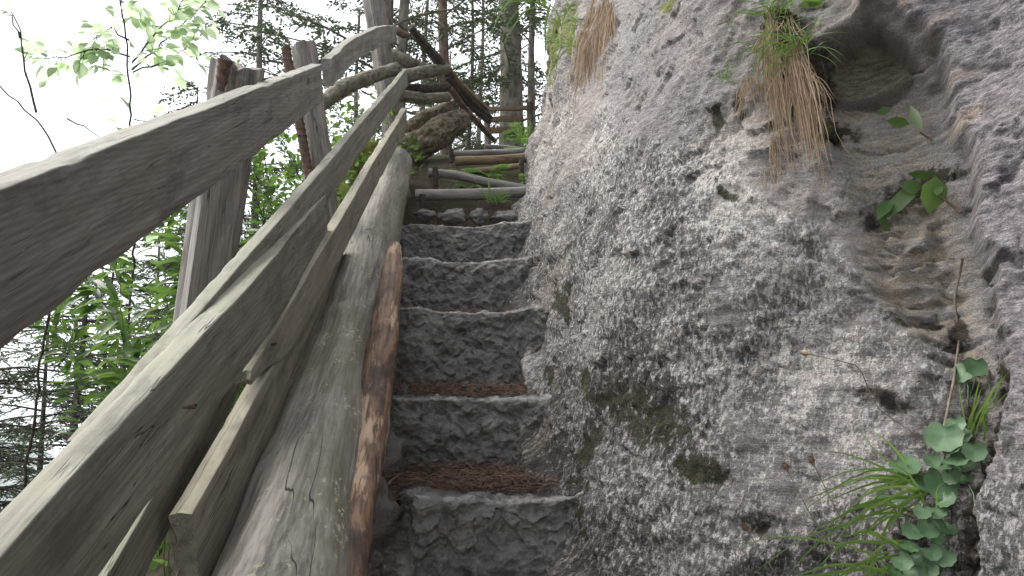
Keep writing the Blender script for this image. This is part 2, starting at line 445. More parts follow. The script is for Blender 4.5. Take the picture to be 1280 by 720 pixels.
M_ROCK = mat_rock(); M_STEP = mat_step()
M_RAIL = mat_wood('grey weathered rail', (.105, .099, .09), (.31, .298, .275), .18, .45)
M_BOARD = mat_wood('greenish weathered board', (.115, .110, .096), (.30, .292, .258), .32, .3)
M_BOARD2 = mat_wood('tan weathered board', (.135, .124, .102), (.34, .318, .265), .25, .3)
M_POST = mat_wood('split grey post', (.075, .064, .060), (.31, .285, .27), .08, .25, scale=.5)
M_FARPLANK = mat_wood('brown plank', (.10, .07, .04), (.23, .16, .10), .05, .3, silver=.05)
M_LOG = mat_log(); M_POLE = mat_pole()
M_BARK = mat_bark('grey brown bark', (.05, .04, .034), (.17, .145, .125), moss=.15)
M_BARKRED = mat_bark('reddish bark', (.07, .042, .032), (.19, .13, .10), sp=.15)
M_BARKDK = mat_bark('dark branch bark', (.022, .018, .015), (.075, .06, .05), (14, 14, 14), sp=.1)
M_BIRCH = mat_bark('pale barked pole', (.06, .052, .044), (.24, .215, .185), (8, 16, 16), (.05, .045, .04), .4, .2)
M_ROT = mat_bark('rotten wood', (.018, .012, .009), (.18, .145, .105), (7, 12, 12), (.075, .022, .015), .5, .25)
M_STEPLOG = mat_wood('grey step log', (.075, .068, .062), (.27, .255, .245), .05, .2, scale=.4)
M_SOIL = mat_soil(); M_RUST = mat_rust(); M_END = mat_endgrain(); M_FAR = mat_far()
M_NEEDLE = mat_plain('dead needles', (.035, .021, .014), (.13, .078, .05), 25)
M_TWIG = mat_plain('dry twig', (.07, .055, .045), (.2, .165, .13), 30)
M_DRY = mat_leaf('dry grass', (.22, .155, .10), (.50, .385, .275), .25, None, .8, .2)
M_GRASS = mat_leaf('green grass', (.065, .125, .028), (.12, .20, .05), .4, ((.14, .26, .04), (.24, .38, .08)), .45)
M_BROAD = mat_leaf('broad leaf', (.032, .07, .018), (.075, .13, .032), .4, ((.10, .20, .035), (.20, .33, .07)), .4)
M_PALELEAF = mat_leaf('thin pale leaf', (.17, .25, .13), (.24, .33, .17), .7, ((.48, .62, .38), (.60, .72, .48)), .5)
M_HEART = mat_leaf('dull heart leaf', (.042, .092, .040), (.085, .155, .07), .15, None, .5)
M_CON = mat_leaf('conifer needles', (.034, .052, .030), (.085, .108, .062), .25, ((.06, .09, .03), (.10, .14, .05)), .6, .3)
M_FERN = mat_leaf('fern frond', (.05, .11, .03), (.09, .17, .05), .4, ((.14, .28, .06), (.22, .38, .09)), .5)
M_MOSS = mat_plain('moss cushion', (.06, .075, .01), (.17, .18, .03), 60, .95)
# ------------------------------------------------------------------ path profile
STEP = [  # (left px, right px, y px, depth) of each carved step's front edge
    (470, 742, 790, 1.46), (500, 728, 615, 1.80), (478, 705, 493, 2.15), (492, 693, 383, 2.50),
    (510, 666, 320, 2.95), (514, 660, 278, 3.35)]
SE = [(at(a, y, d), at(b, y, d)) for a, b, y, d in STEP]
_py = [-30, -3, .2] + [.5*(a[1]+b[1]) for a, b in SE[1:]] + [3.72, 4.0, 4.6, 5.7, 7.0, 9, 12, 20, 60, 300]
_pz = [-20, -2.6, -1.25] + [a[2]-.50 for a, b in SE[1:]] + [.90, 1.13, 1.55, 2.03, 2.12, 2.05, 1.7, -1.5, -28, -90]
def pathz(Y): return np.interp(Y, _py, _pz)

# ------------------------------------------------------------------ terrain
def ground(X, Y):
    X = np.asarray(X, float); Y = np.asarray(Y, float)
    z = pathz(Y)
    l = np.maximum(0, -.85-X)
    z = z - 1.15*np.minimum(l, 60) - .12*np.maximum(0, np.minimum(l, 300)-60)*0 
    z = np.maximum(z, -75 + 0*z)
    far = np.maximum(0, l-230); z = z + np.minimum(far*.5, 120)
    r = np.maximum(0, X-1.7)
    z = z + np.minimum(r*1.3, 45)
    P = np.stack([X, Y, 0*X], -1)
    z = z + .06*fbm(P, .9, 4, 3)*np.clip(l*2+.3, 0, 3) + 4.0*fbm(P, .02, 4, 8)*np.clip((np.hypot(X, Y)-40)/80, 0, 3)
    return z
xs = np.unique(np.concatenate([np.linspace(-620, -60, 60), np.linspace(-60, -6, 70), np.linspace(-6, 3, 150), np.linspace(3, 40, 40), np.linspace(40, 300, 30)]))
ys = np.unique(np.concatenate([np.linspace(-250, -20, 25), np.linspace(-20, 0, 30), np.linspace(0, 9, 150), np.linspace(9, 40, 60), np.linspace(40, 500, 60)]))
gx, gy = np.meshgrid(xs, ys, indexing='ij')
m = MB(); m.grid(np.stack([gx, gy, ground(gx, gy)], -1))
fa = np.clip((np.hypot(gx, gy).ravel()-30)/40, 0, 1)
t = NT('terrain'); o_ = t.coord(); n_ = t.noise(o_, 12, 6, .7); n2_ = t.noise(o_, 80, 5, .7)
c_ = t.mix(t.ramp(n_, .35, .65), (.022, .016, .011), (.075, .056, .038))
c_ = t.mix(t.ramp(n2_, .55, .7, 0, .7), c_, (.11, .085, .055))
c_ = t.mix(t.ramp(t.noise(o_, 1.7, 5, .65), .45, .6, 0, .75), c_, (.035, .05, .014))
f_ = t.mix(t.ramp(t.noise(o_, .05, 6, .7), .35, .65), (.03, .045, .022), (.075, .10, .045))
f_ = t.mix(t.ramp(t.noise(o_, .012, 4), .5, .6, 0, .7), f_, (.12, .16, .06))
M_TERR = t.pbr(t.mix(t.attr('far'), c_, f_), .95, t.bump(t.add(n_, n2_), .8, .03), .15)
m.build('ground', M_TERR, attrs={'far': fa}, label='dark forest soil sloping down to the valley', kind='structure')

# ------------------------------------------------------------------ cliff
WY = np.array([-2, .2, .7, 1.05, 1.2, 1.34, 1.46, 1.6, 1.75, 1.9, 2.15, 2.5, 2.95, 3.35, 3.85, 4.6, 5.2, 5.6])
WX = np.array([1.35, 1.25, 1.12, .98, .88, .73, .52, .325, .20, .15, .14, .14, .10, .092, .105, .155, .22, .28])
STZ_Y = np.array([-10, -2, 1.5, 1.86, 2.17, 2.48, 2.9, 3.3, 3.7, 4.6, 5.7]); STZ = np.array([-6.5, -1.6, -.5, -.25, .0, .28, .55, .78, 1.05, 1.55, 2.05])
ny, nz = 620, 640
Yk = np.concatenate([np.linspace(-9, .75, 60)[:-1], np.linspace(.75, 2.3, 330)[:-1], np.linspace(2.3, 5.75, ny-328)])  # near end extended unseen behind the camera to cut sky light on the risers
ny = len(Yk)
# smooth plan curve
Ys = np.linspace(-9.5, 6.2, 1440); Xs = np.interp(Ys, WY, WX)
kern = np.exp(-np.linspace(-2, 2, 17)**2); kern /= kern.sum()
Xs = np.convolve(np.pad(Xs, 8, mode='edge'), kern, 'valid')
Xb = np.interp(Yk, Ys, Xs); zb = np.interp(Yk, STZ_Y, STZ)
tk = np.concatenate([np.linspace(-.55, -.1, 30)[:-1], np.linspace(-.1, 1.7, 480)[:-1], np.linspace(1.7, 7.5, nz-508)])  # top rows added above the view to block more sky
nz = len(tk)
TT, YY = np.meshgrid(tk, Yk)                         # (ny, nz)
zrel = TT
ZZ = zb[:, None] + zrel
lean = np.interp(Yk, [1.2, 2.0, 3.0, 4.5, 5.7], [.22, .25, .24, .14, .07])[:, None]
XX = Xb[:, None] + lean*np.maximum(zrel, 0) - .02*np.exp(-np.maximum(zrel, -.1)/.06)
# top end turns away to the right at the far end
P0 = np.stack([XX, YY, ZZ], -1)
def normals(P):
    du = np.gradient(P, axis=0); dv = np.gradient(P, axis=1)
    n = np.cross(dv, du); n /= np.linalg.norm(n, axis=-1)[..., None]+1e-12
    return n
N0 = normals(P0)
if N0[ny//2, nz//2, 0] > 0: N0 = -N0
arc = np.concatenate([[0], np.cumsum(np.hypot(np.diff(Yk), np.diff(Xb)))])
Sg = np.repeat(arc[:, None], nz, 1)
W = np.stack([Sg, ZZ, 0*Sg], -1)
px, py = project(P0)
vis = P0[..., 1] > .5
px = np.where(vis, px, 3000); py = np.where(vis, py, 300)
jit = 14*fbm(W, 9, 3, 21); jit2 = 14*fbm(W, 9, 3, 31)
jx, jy = px+jit, py+jit2
def blob(x, y, rx, ry, rot=0, soft=1.0):
    c, s = math.cos(R(rot)), math.sin(R(rot)); dx, dy = jx-x, jy-y
    a, b = (dx*c+dy*s)/rx, (-dx*s+dy*c)/ry
    return np.clip(1.25-np.hypot(a, b)*soft, 0, 1)
# --- relief
D = .045*fbm(P0, 1.3, 3, 1) + .014*fbm(P0, 4.5, 4, 2)
far_k = sstep(2.6, 3.6, YY)
D += far_k*.045*fbm(P0*np.array([1, 1, .6]), 3.0, 4, 9)
edge = [(x_+20, y_) for x_, y_ in [(1078, -60), (1062, -20), (1052, 24), (1068, 42), (1085, 38), (1118, 58), (1145, 72), (1158, 105), (1162, 135), (1166, 170), (1185, 215), (1200, 262), (1205, 310), (1220, 360), (1227, 410), (1236, 470), (1236, 520), (1222, 560), (1205, 610), (1195, 660), (1190, 720), (1180, 800)]]
jf = 9*fbm(W, 38, 3, 25); bul = poly_sd(px+1.1*jit+jf, py+1.1*jit2+jf, edge+[(2600, 900), (2600, -900), (1200, -900)])
bulge = sstep(-4, 16, bul)
D += .105*bulge*np.clip(.6+(py-0)/420, .5, 1.15) + .06*bulge*sstep(0, 160, bul)
lay = fbm(np.stack([Sg*4+.5*ZZ, ZZ*15-Sg*3, 0*Sg], -1), 1.0, 4, 41)
D += bulge*.008*lay
D += bulge*.006*np.abs(fbm(np.stack([Sg*9, ZZ*26-Sg*5, 0*Sg], -1), 1.0, 3, 47))
# recess with broken layers left of the bulge
rec = [(1035, 60), (1085, 36), (1150, 72), (1170, 130), (1180, 195), (1212, 290), (1230, 400), (1240, 470), (1235, 520), (1180, 470), (1140, 425), (1100, 390), (1065, 330), (1045, 230), (1022, 150), (1012, 95)]
rsd = poly_sd(px+.5*jit, py+.5*jit2, rec)
recess = sstep(-10, 45, rsd)
D -= .045*recess
wj = .9*fbm(W, 8, 3, 91)
wa, wr, wd = worley(Sg*9+wj, ZZ*20+Sg*7+wj, 1)
wb, wr2, wd2 = worley(Sg*22+wj, ZZ*44+Sg*16+wj, 2)
low = sstep(120, 300, py)*(1-bulge)*recess
D += recess*(1-bulge)*(.020*wr+.020*wa-.010*np.exp(-wd/.06))*(.35+.65*low) + low*(.010*wr2+.012*wb)
rim = [(1022, 100), (1030, 70), (1052, 56), (1070, 46), (1088, 38), (1106, 46), (1124, 56), (1142, 68), (1156, 84)]
sline = [(1156, 84), (1132, 82), (1112, 92), (1090, 106), (1060, 114), (1022, 114)]
cave = rim+sline[1:]
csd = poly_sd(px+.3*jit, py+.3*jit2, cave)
dr_ = seg_dist(px+.3*jit, py+.3*jit2, rim); ds_ = seg_dist(px+.3*jit, py+.3*jit2, sline)
D -= .078*sstep(-2, 5, csd)*(ds_/(ds_+dr_+1e-6))**.8
D += .03*np.exp(-((csd+8)/9)**2)*sstep(95, 60, py)
slab = [(1022, 84), (1055, 78), (1090, 82), (1112, 92), (1085, 106), (1040, 114), (1020, 112)]
D -= .022*sstep(60, 8, ds_)*sstep(2, -3, csd)*sstep(85, 110, py)
# cracks and ledges
def groove(pts, depth, wpx, step=0.0, side=None):
    global D
    d = seg_dist(px+.5*jit, py+.5*jit2, pts)
    D = D - depth*np.exp(-(d/wpx)**2)
groove([(1016, 116), (1058, 118), (1092, 110), (1116, 96), (1138, 86)], .035, 4)
groove([(918, 232), (950, 262), (985, 300), (1020, 325), (1070, 352), (1118, 372), (1150, 400), (1200, 428)], .016, 5)
groove([(1130, 392), (1165, 398), (1205, 392)], .015, 4)
groove([(1150, 425), (1185, 440), (1230, 432)], .02, 4)
groove([(1165, 452), (1200, 462), (1230, 478)], .02, 4)
groove([(1160, 104), (1195, 102), (1230, 112), (1262, 112)], .010, 4)
groove([(1240, 350), (1262, 340), (1285, 352)], .03, 6)
groove([(1250, 200), (1290, 205)], .012, 4)
groove([(735, 250), (718, 300), (712, 370), (700, 420)], .02, 9)
groove([(690, 330), (684, 380), (672, 440)], .018, 8)
groove([(760, 30), (735, 80), (722, 110)], .03, 8)
groove([(712, 100), (704, 170), (690, 230)], .025, 7)
groove([(688, 20), (684, 90), (676, 150)], .03, 6)
# low ledge under the smooth band: lower rock stands a little forward
band = sstep(-20, 20, (py-(205+.62*(px-880))))*(1-bulge)*(1-recess)
D += .012*band
# foliation
fol = ridged(np.stack([Sg*6-ZZ*5, ZZ*10+Sg*13, 0*Sg], -1), 1.0, 4, 61)
zone_up = (1-band)*(1-bulge)*(1-recess)
D += zone_up*.012*(fol-.5) + band*.007*(fol-.5)
# rough pitted surface
bill = np.abs(fbm(W*np.array([1.5, .8, 1]), 22, 4, 71))
wc, wr3, wd3 = worley(Sg*34+2*wj-ZZ*9, ZZ*30+2*wj, 3)
we, wr4, wd4 = worley(Sg*11+wj-ZZ*5, ZZ*13+Sg*6+wj, 4)
D += (1-recess*.5)*(.0035*wc + .0022*wr3) + (.011*we+.005*wr4)*(1-recess)
D += -(.0025+.0025*band)*bill + .0035*fbm(W*np.array([1.5, .8, 1]), 70, 2, 75) + .003*fbm(P0, 14, 4, 77)
# pale block at the lower edge
D += .025*blob(938, 690, 26, 26)
D -= .035*blob(940, 655, 26, 13)
P1 = P0 + N0*D[..., None]
# attributes
z_ = np.zeros_like(px)
nl = fbm(P0, 3.0, 3, 81)
zb_ = sstep(985, 830, px+.8*jit)*sstep(170, 330, py+.35*(px-700)+jit2)
lich = np.clip(.85*zb_ + .42*band*(1-zb_) + .10 + .15*nl - .9*recess - .8*bulge + .35*sstep(770, 690, px)*sstep(120, 300, py), 0, 1)
lich = lich*(1-.45*sstep(730, 695, px)*sstep(200, 300, py)*sstep(700, 560, py))
lich = lich*(1-.6*sstep(775, 725, px+jit)*sstep(430, 560, py))
lich = np.where(bulge > .5, .18*sstep(380, 480, py), lich)
dark = np.clip(.03 + .70*zb_ + .25*band + .45*sstep(960, 760, px)*sstep(300, 460, py) + .3*nl - .6*bulge*(py < 380) + .5*bulge*sstep(430, 520, py) + .5*sstep(560, 700, py), 0, 1)
dark = np.maximum(dark, .9*blob(800, 500, 120, 110, 30))
dark = np.maximum(dark, .9*blob(735, 600, 45, 190))
ochre = np.clip(recess*(1-bulge)*1.0*sstep(60, 420, py)+.5*recess*(1-bulge) + .25*blob(1130, 430, 80, 60), 0, 1)
purple = bulge
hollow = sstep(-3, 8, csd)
stain = np.clip(.9*sstep(735, 690, px)*sstep(60, 300, py) + .9*blob(715, 650, 22, 90) + .5*blob(690, 180, 26, 90), 0, 1)
soil = z_
for b in [(1005, 95, 58, 95, -8), (930, 130, 14, 20), (1128, 232, 48, 36, -20), (1085, 270, 22, 30), (1046, 165, 24, 30), (1200, 560, 26, 130, 12), (1150, 700, 34, 60), (940, 655, 20, 14), (1150, 405, 70, 14, 18), (1100, 500, 60, 14, 20), (1202, 420, 22, 40), (790, 30, 12, 14)]:
    soil = np.maximum(soil, blob(*b))
soil = np.maximum(soil, .9*np.exp(-(bul/14)**2)*sstep(380, 470, py))
moss = z_
for b in [(758, 500, 40, 26, 20), (820, 512, 48, 18, 10), (735, 470, 16, 24), (721, 302, 7, 20, 15), (715, 362, 7, 22, 10), (850, 535, 30, 12, 20), (705, 380, 6, 40), (868, 585, 50, 20, 20), (1160, 215, 30, 18), (735, 560, 14, 40), (690, 470, 10, 22), (900, 150, 14, 22), (915, 240, 34, 8, 40)]:
    moss = np.maximum(moss, .95*blob(*b))
moss = np.maximum(moss, .62*blob(720, 620, 24, 120)); moss = np.maximum(moss, .72*blob(800, 520, 130, 75, 25))
green = z_
for b in [(836, 12, 24, 8, -28), (690, 60, 10, 60), (720, 40, 14, 40), (733, 480, 7, 10)]:
    green = np.maximum(green, blob(*b))
# close the body: a back sheet behind the face
G = P1
back_off = np.array([2.6, 0, 0])
top2 = P1[:, -1:] + np.array([.5, 0, .25]); top3 = P1[:, -1:] + np.array([2.8, 0, .6]); bot3 = P1[:, :1] + np.array([2.8, 0, -.6])
G = np.concatenate([P1, top2, top3, bot3], 1)
def ext(a, fill=None): return np.concatenate([a, np.repeat(a[:, -1:], 3, 1)], 1)
m = MB(); m.grid(G, wrap_v=True)
nvv = G.shape[1]
m.F.append(np.array([np.arange(nvv)])); m.F.append(np.array([(ny-1)*nvv+np.arange(nvv)[::-1]]))
Wx = np.concatenate([W, np.repeat(W[:, -1:], 3, 1)], 1)
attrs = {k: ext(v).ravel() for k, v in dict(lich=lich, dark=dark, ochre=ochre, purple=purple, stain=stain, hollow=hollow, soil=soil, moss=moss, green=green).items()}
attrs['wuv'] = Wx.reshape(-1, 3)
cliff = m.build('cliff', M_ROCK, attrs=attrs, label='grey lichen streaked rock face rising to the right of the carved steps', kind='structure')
# raycast helper on the finished rock
qf = m.F[0]
bvh = BVHTree.FromPolygons(m.verts().tolist(), qf.tolist())
def hit(px_, py_, dflt=1.5):
    d = Vector(at(px_, py_, 1.0)).normalized()
    l, n, i, ds = bvh.ray_cast(Vector((0, 0, 0)), d)
    if l is None: return at(px_, py_, dflt), np.array([-.6, -.7, .2])
    n = np.array(n)
    if np.dot(n, np.array(d)) > 0: n = -n
    return np.array(l), n

# ------------------------------------------------------------------ carved steps
stair = thing('rock_stair', (.0, 1.8, -.5), 'flight of dark wet steps cut into the rock between the long log and the cliff', 'stair')
NXS, = (230,)
for i, (a, b) in enumerate(SE):
    nxt = SE[i+1] if i+1 < len(SE) else (at(520, 240, 3.9), at(655, 240, 3.9))
    za = a[2]; rise = .26 if i == 0 else za - SE[i-1][0][2]
    x0, x1 = a[0]-.20, b[0]+.13
    Y0 = .5*(a[1]+b[1]); Y1 = .5*(nxt[0][1]+nxt[1][1])+.06
    u = np.linspace(0, 1, NXS); X = x0+(x1-x0)*u
    lr = (X-a[0])/(b[0]-a[0])
    rr_ = .014
    prof = []
    for k in np.linspace(0, 1, 110)[:-1]: prof.append((Y0-.035*(1-k)-0.0, za-rise-.10+(rise+.10-rr_)*k))
    for k in np.linspace(0, math.pi/2, 12)[:-1]: prof.append((Y0+rr_*(1-math.cos(k)), za-rr_+rr_*math.sin(k)))
    for k in np.linspace(0, 1, 45): prof.append((Y0+rr_+(Y1-Y0-rr_)*k, za+.022*k))
    prof = np.array(prof)
    G = np.zeros((NXS, len(prof), 3)); G[..., 0] = X[:, None]; G[..., 1] = prof[None, :, 0]; G[..., 2] = prof[None, :, 1]
    isr = np.clip(1-(prof[:, 0]-Y0-.0)/.05, 0, 1)[None, :]
    # uneven edge, worn centre, right end merging upwards in the wall, left end broken
    dip = -.018*np.exp(-((lr-.5)/.33)**2) + .014*fbm(np.stack([X*4, 0*X+i*3.1, 0*X], -1), 1.0, 3, 5)
    k = np.clip((prof[:, 1]-(za-rise*.6))/(rise*.6), 0, 1)[None, :]
    G[..., 2] += (dip[:, None] + .06*sstep(.93, 1.25, lr)[:, None] - (.10 if i in (1, 2) else .03)*sstep(.06, -.25, lr)[:, None])*k
    G[..., 1] += (.05*((lr-.5)**2)*-1 + .03*fbm(np.stack([X*3, 0*X+i*7.7, 0*X], -1), 1.0, 3, 6))[:, None]*isr
    G[..., 1] += (.05*sstep(.96, 1.2, lr))[:, None]*isr
    G[..., 1] += (.12*sstep(.10, -.12, lr) if i in (1, 2) else 0*lr)[:, None]*isr
    rot = np.stack([G[..., 0]*np.cos(.5)+G[..., 2]*np.sin(.5), G[..., 1], -G[..., 0]*np.sin(.5)*.6+G[..., 2]*np.cos(.5)*.6], -1)
    vz = np.cumsum(np.concatenate([[0], np.hypot(np.diff(prof[:, 0]), np.diff(prof[:, 1]))]))[None, :]+0*G[..., 0]
    wv = .7*fbm(rot, 9, 3, 44)
    ca, cb, cc = worley(X[:, None]*9+vz*4+wv, vz*12-X[:, None]*4+wv+i*7.3, 10+i)
    da, db, dc = worley(X[:, None]*26+vz*10+wv, vz*30-X[:, None]*10+wv+i*3.3, 20+i)
    dd = .012*fbm(rot, 5.5, 3, 11+i) + .010*ca + .005*cb + .014*da + .005*db + .017*fbm(rot*np.array([1, 1, 1.9]), 10, 5, 15, .6) + .009*fbm(rot, 34, 5, 19, .6)
    chis = np.abs(fbm(np.stack([rot[..., 0]*1.0, rot[..., 1], rot[..., 2]*2.4], -1), 13, 2, 23)); dd -= .008*chis
    Nn = normals(G)
    if Nn[NXS//2, 20, 1] > 0: Nn = -Nn
    wgt = (np.where(prof[:, 0] > Y0+.06, .42, 1.0)*(1-.7*np.exp(-((np.arange(len(prof))-115)/8)**2)))[None, :]
    G = G + Nn*(.85*dd*wgt)[..., None]
    lit_edge = np.exp(-((np.arange(len(prof))-117)/6.0)**2)[None, :]*np.ones((NXS, 1))*(.9 if i else .3)  # mask of the painted light along the step edge
    soil_a = sstep(.055, .10, prof[:, 0]-Y0)[None, :]*(.25+.75*(i in (1, 2)))*np.ones((NXS, 1))
    soil_a = np.maximum(soil_a, (sstep(.06, -.08, lr)[:, None]*np.ones((1, len(prof))))*(1.0 if i == 1 else .2))
    # close with bottom/back
    Bk = np.stack([G[:, -1, 0], G[:, -1, 1], G[:, 0, 2]], -1)[:, None]
    G2 = np.concatenate([G, Bk], 1)
    m = MB(); m.grid(G2, wrap_v=True); nvv = G2.shape[1]
    m.F.append(np.array([np.arange(nvv)])); m.F.append(np.array([(NXS-1)*nvv+np.arange(nvv)[::-1]]))
    m.build('step', M_STEP, stair, base=(.5*(a[0]+b[0]), Y0, za-rise), attrs={'edge': ext(lit_edge)[:, :nvv].ravel(), 'soil': ext(soil_a)[:, :nvv].ravel()})
# ------------------------------------------------------------------ fence
def board(p0, p1, h, th, mat, parent, name='rail', seed=0, ext0=0.0, warp=.006, roll=0.0, wear=1.0, bow=0.0, tip=None, label=None, ragged=0.004, shrink=None):
    p0, p1 = np.array(p0), np.array(p1)
    dv = (p1-p0)/np.linalg.norm(p1-p0); p0 = p0-dv*ext0
    M, L = frame_from(p0, p1)
    if roll: M = M @ Matrix.Rotation(roll, 4, 'X')
    nx = max(12, int(L/.012)); r = .0025
    ring = []
    def arc(cy, cz, a0):
        for k in range(4):
            a = a0+k/3*math.pi/2; ring.append((cy+r*math.cos(a), cz+r*math.sin(a)))
    ya, yb, zt, zb_ = r, th-r, -r, -h+r
    def line(a, b, n):
        for k in range(1, n): ring.append((a[0]+(b[0]-a[0])*k/n, a[1]+(b[1]-a[1])*k/n))
    arc(yb, zt, 0); line((yb, 0), (ya, 0), 5); arc(ya, zt, math.pi/2); line((0, zt), (0, zb_), 12)
    arc(ya, zb_, math.pi); line((ya, -h), (yb, -h), 5); arc(yb, zb_, 1.5*math.pi); line((th, zb_), (th, zt), 12)
    ring = np.array(ring); n = len(ring)
    xs_ = np.linspace(0, L, nx)
    G = np.zeros((nx, n, 3)); G[..., 0] = xs_[:, None]; G[..., 1] = ring[:, 0]; G[..., 2] = ring[:, 1]
    if tip is not None:
        G[..., 2] *= (1-(1-tip[0])*np.exp(-(xs_/tip[1])**2))[:, None]
    if shrink is not None:
        G[..., 2] *= np.linspace(shrink[0], shrink[1], nx)[:, None]
    q = xs_/max(L, .01)
    wy = warp*fbm(np.stack([xs_*1.1, 0*xs_+seed, 0*xs_], -1), 1.0, 3, seed)*2
    wz = warp*fbm(np.stack([xs_*1.3, 0*xs_+seed+9, 0*xs_], -1), 1.0, 3, seed+3)*1.4 + bow*4*q*(1-q)
    G[..., 1] += wy[:, None]; G[..., 2] += wz[:, None]
    cy = np.stack([G[..., 0]*.35, G[..., 1], G[..., 2]], -1)
    nn = fbm(cy*1.0, 30, 3, seed+5)
    out = np.stack([0*ring[:, 0], ring[:, 0]-th/2, ring[:, 1]+h/2], -1); out /= np.linalg.norm(out, axis=1)[:, None]
    corner = np.exp(-np.minimum.reduce([np.hypot(ring[:, 0]-a, ring[:, 1]-b) for a in (0, th) for b in (0, -h)])/.010)
    # edge wear: nibbles eaten from the arrises
    nib = np.maximum(0, fbm(np.stack([G[..., 0]*9, G[..., 1]*2+seed, G[..., 2]*2], -1), 1.0, 3, seed+8)-.10)
    G = G + out[None]*( .0010*nn - wear*.007*nib*corner[None])[..., None]
    G[0, :, 0] += ragged*fbm(G[0], 30, 2, seed)*2; G[-1, :, 0] += ragged*fbm(G[-1], 30, 2, seed+1)*2
    m = MB(); m.grid(G, wrap_v=True, flip=True)
    # end caps as inset rings
    for e in (0, nx-1):
        b = m.n; c = G[e].mean(0); inner = c+(G[e]-c)*.5
        m.add(np.concatenate([G[e], inner]), [np.array([[j, (j+1) % n, n+(j+1) % n, n+j] for j in range(n)])])
        m.F.append(np.array([b+n+np.arange(n)]))
    o = m.build(name, mat, parent, frame=M, label=label)
    try:
        bpy.context.view_layer.objects.active = o
        me = o.data; me.polygons.foreach_set('use_smooth', np.ones(len(me.polygons), bool))
        me.set_sharp_from_angle(angle=R(50))
    except Exception: pass
    return o

fence = thing('wooden_fence', at(300, 460, 1.7)+np.array([-.1, 0, -.8]), 'weathered grey wooden railing of nailed boards and posts climbing along the left of the steps', 'fence')
r1a = board(at(0, 238, .69), at(402, 80, 2.88), .148, .042, M_RAIL, fence, seed=2, ext0=.42, bow=.0, warp=.0025, label='wide grey top rail with curved growth ring grain')
r1b = board(at(413, 75, 3.03), at(494, 31, 5.0), .112, .042, M_RAIL, fence, seed=7, bow=.035, warp=.012)
endc = MB()
pe = at(494, 31, 5.0)
r2b = board(at(118, 548, .92)+np.array([-.004, 0, 0]), at(509, 86, 4.9), .115, .03, M_BOARD, fence, seed=12, bow=-.004, warp=.002)
r2a = board(at(0, 707, .665), at(406, 243, 2.30), .150, .04, M_BOARD, fence, seed=17, ext0=.4, warp=.004, label='broad board with pale green top edge and brown face')
r3b = board(at(312, 466, 1.47), at(508, 135, 4.7), .125, .035, M_BOARD2, fence, seed=23, warp=.003, tip=(.25, .22), ragged=.02)
r3a = board(at(240, 643, 1.12), at(428, 292, 2.75), .16, .035, M_BOARD2, fence, seed=29, warp=.003)
r4 = board(at(150, 735, .92)+np.array([-.02, 0, 0]), at(335, 414, 1.75)+np.array([-.05, 0, 0]), .10, .034, M_BOARD, fence, seed=33, ext0=.3)

def post(top, bot, w, dpt, mat, seed, yaw=0.0, label=None, rag=.035):
    top, bot = np.array(top), np.array(bot)
    L = np.linalg.norm(top-bot); ax = (top-bot)/L
    fx = np.array([math.cos(yaw), math.sin(yaw), 0]); fy = np.cross(ax, fx); fy /= np.linalg.norm(fy); fx = np.cross(fy, ax)
    M = Matrix.Identity(4)
    for i in range(3): M[i][0] = ax[i]; M[i][1] = fx[i]; M[i][2] = fy[i]; M[i][3] = bot[i]
    per = []
    n = 9
    for (a, b) in [((-1, -1), (1, -1)), ((1, -1), (1, 1)), ((1, 1), (-1, 1)), ((-1, 1), (-1, -1))]:
        for k in range(n):
            q = k/n; x = a[0]+(b[0]-a[0])*q; y = a[1]+(b[1]-a[1])*q
            c = (abs(x)**10+abs(y)**10)**.1
            per.append((x/c*w/2, y/c*dpt/2))
    per = np.array(per); nx = int(L/.012)
    G = np.zeros((nx, len(per), 3)); G[..., 0] = np.linspace(0, L, nx)[:, None]; G[..., 1] = per[:, 0]; G[..., 2] = per[:, 1]
    nn = fbm(np.stack([G[..., 0]*1.2, G[..., 1]*28, G[..., 2]*28], -1), 1.0, 4, seed)
    o_ = np.stack([0*per[:, 0], per[:, 0], per[:, 1]], -1); o_ /= np.linalg.norm(o_, axis=1)[:, None]
    crack = 1.8*np.exp(-((pn(np.stack([G[..., 0]*.7, G[..., 1]*20, G[..., 2]*20], -1), seed+4))/.07)**2)
    G = G+o_[None]*(.005*nn-.006*crack)[..., None]
    G[-4:, :, 0] += rag*fbm(np.stack([0*per[:, 0], per[:, 0], per[:, 1]], -1), 22, 2, seed)[None]*np.array([.3, .6, .9, 1])[:, None]
    m = MB(); m.grid(G, wrap_v=True, flip=True); b = m.n; c = G[-1].mean(0)
    inner = c+(G[-1]-c)*.6; K = len(per); inner[:, 0] += rag*.4*fbm(inner, 30, 2, seed)
    m.add(np.concatenate([G[-1], inner]), [np.array([[j, (j+1) % K, K+(j+1) % K, K+j] for j in range(K)])])
    m.F.append(np.array([b+K+np.arange(K)]))
    m.F.append(np.array([np.arange(K)[::-1]]))
    o = m.build('post', mat, fence, frame=M, label=label)
    o.data.set_sharp_from_angle(angle=R(55))
    return o
post(at(297, 85, 1.97), at(217, 640, 2.13), .125, .115, M_POST, 3, yaw=R(42), label='split grey post with a ragged top')
sl = MB(); sl.tube([at(264, 94, 1.70), at(247, 230, 1.74), at(222, 430, 1.8)], [.016, .02, .02], 8, rn=.3, seed=3, rs=20)
post(at(379, 57, 3.05), at(418, 330, 3.1), .088, .08, M_POST, 8, yaw=R(35))
post(at(457, -60, 5.05), at(505, 250, 5.1), .115, .11, M_POST, 13, yaw=R(40), label='tall leaning post beside the end of the top rail')

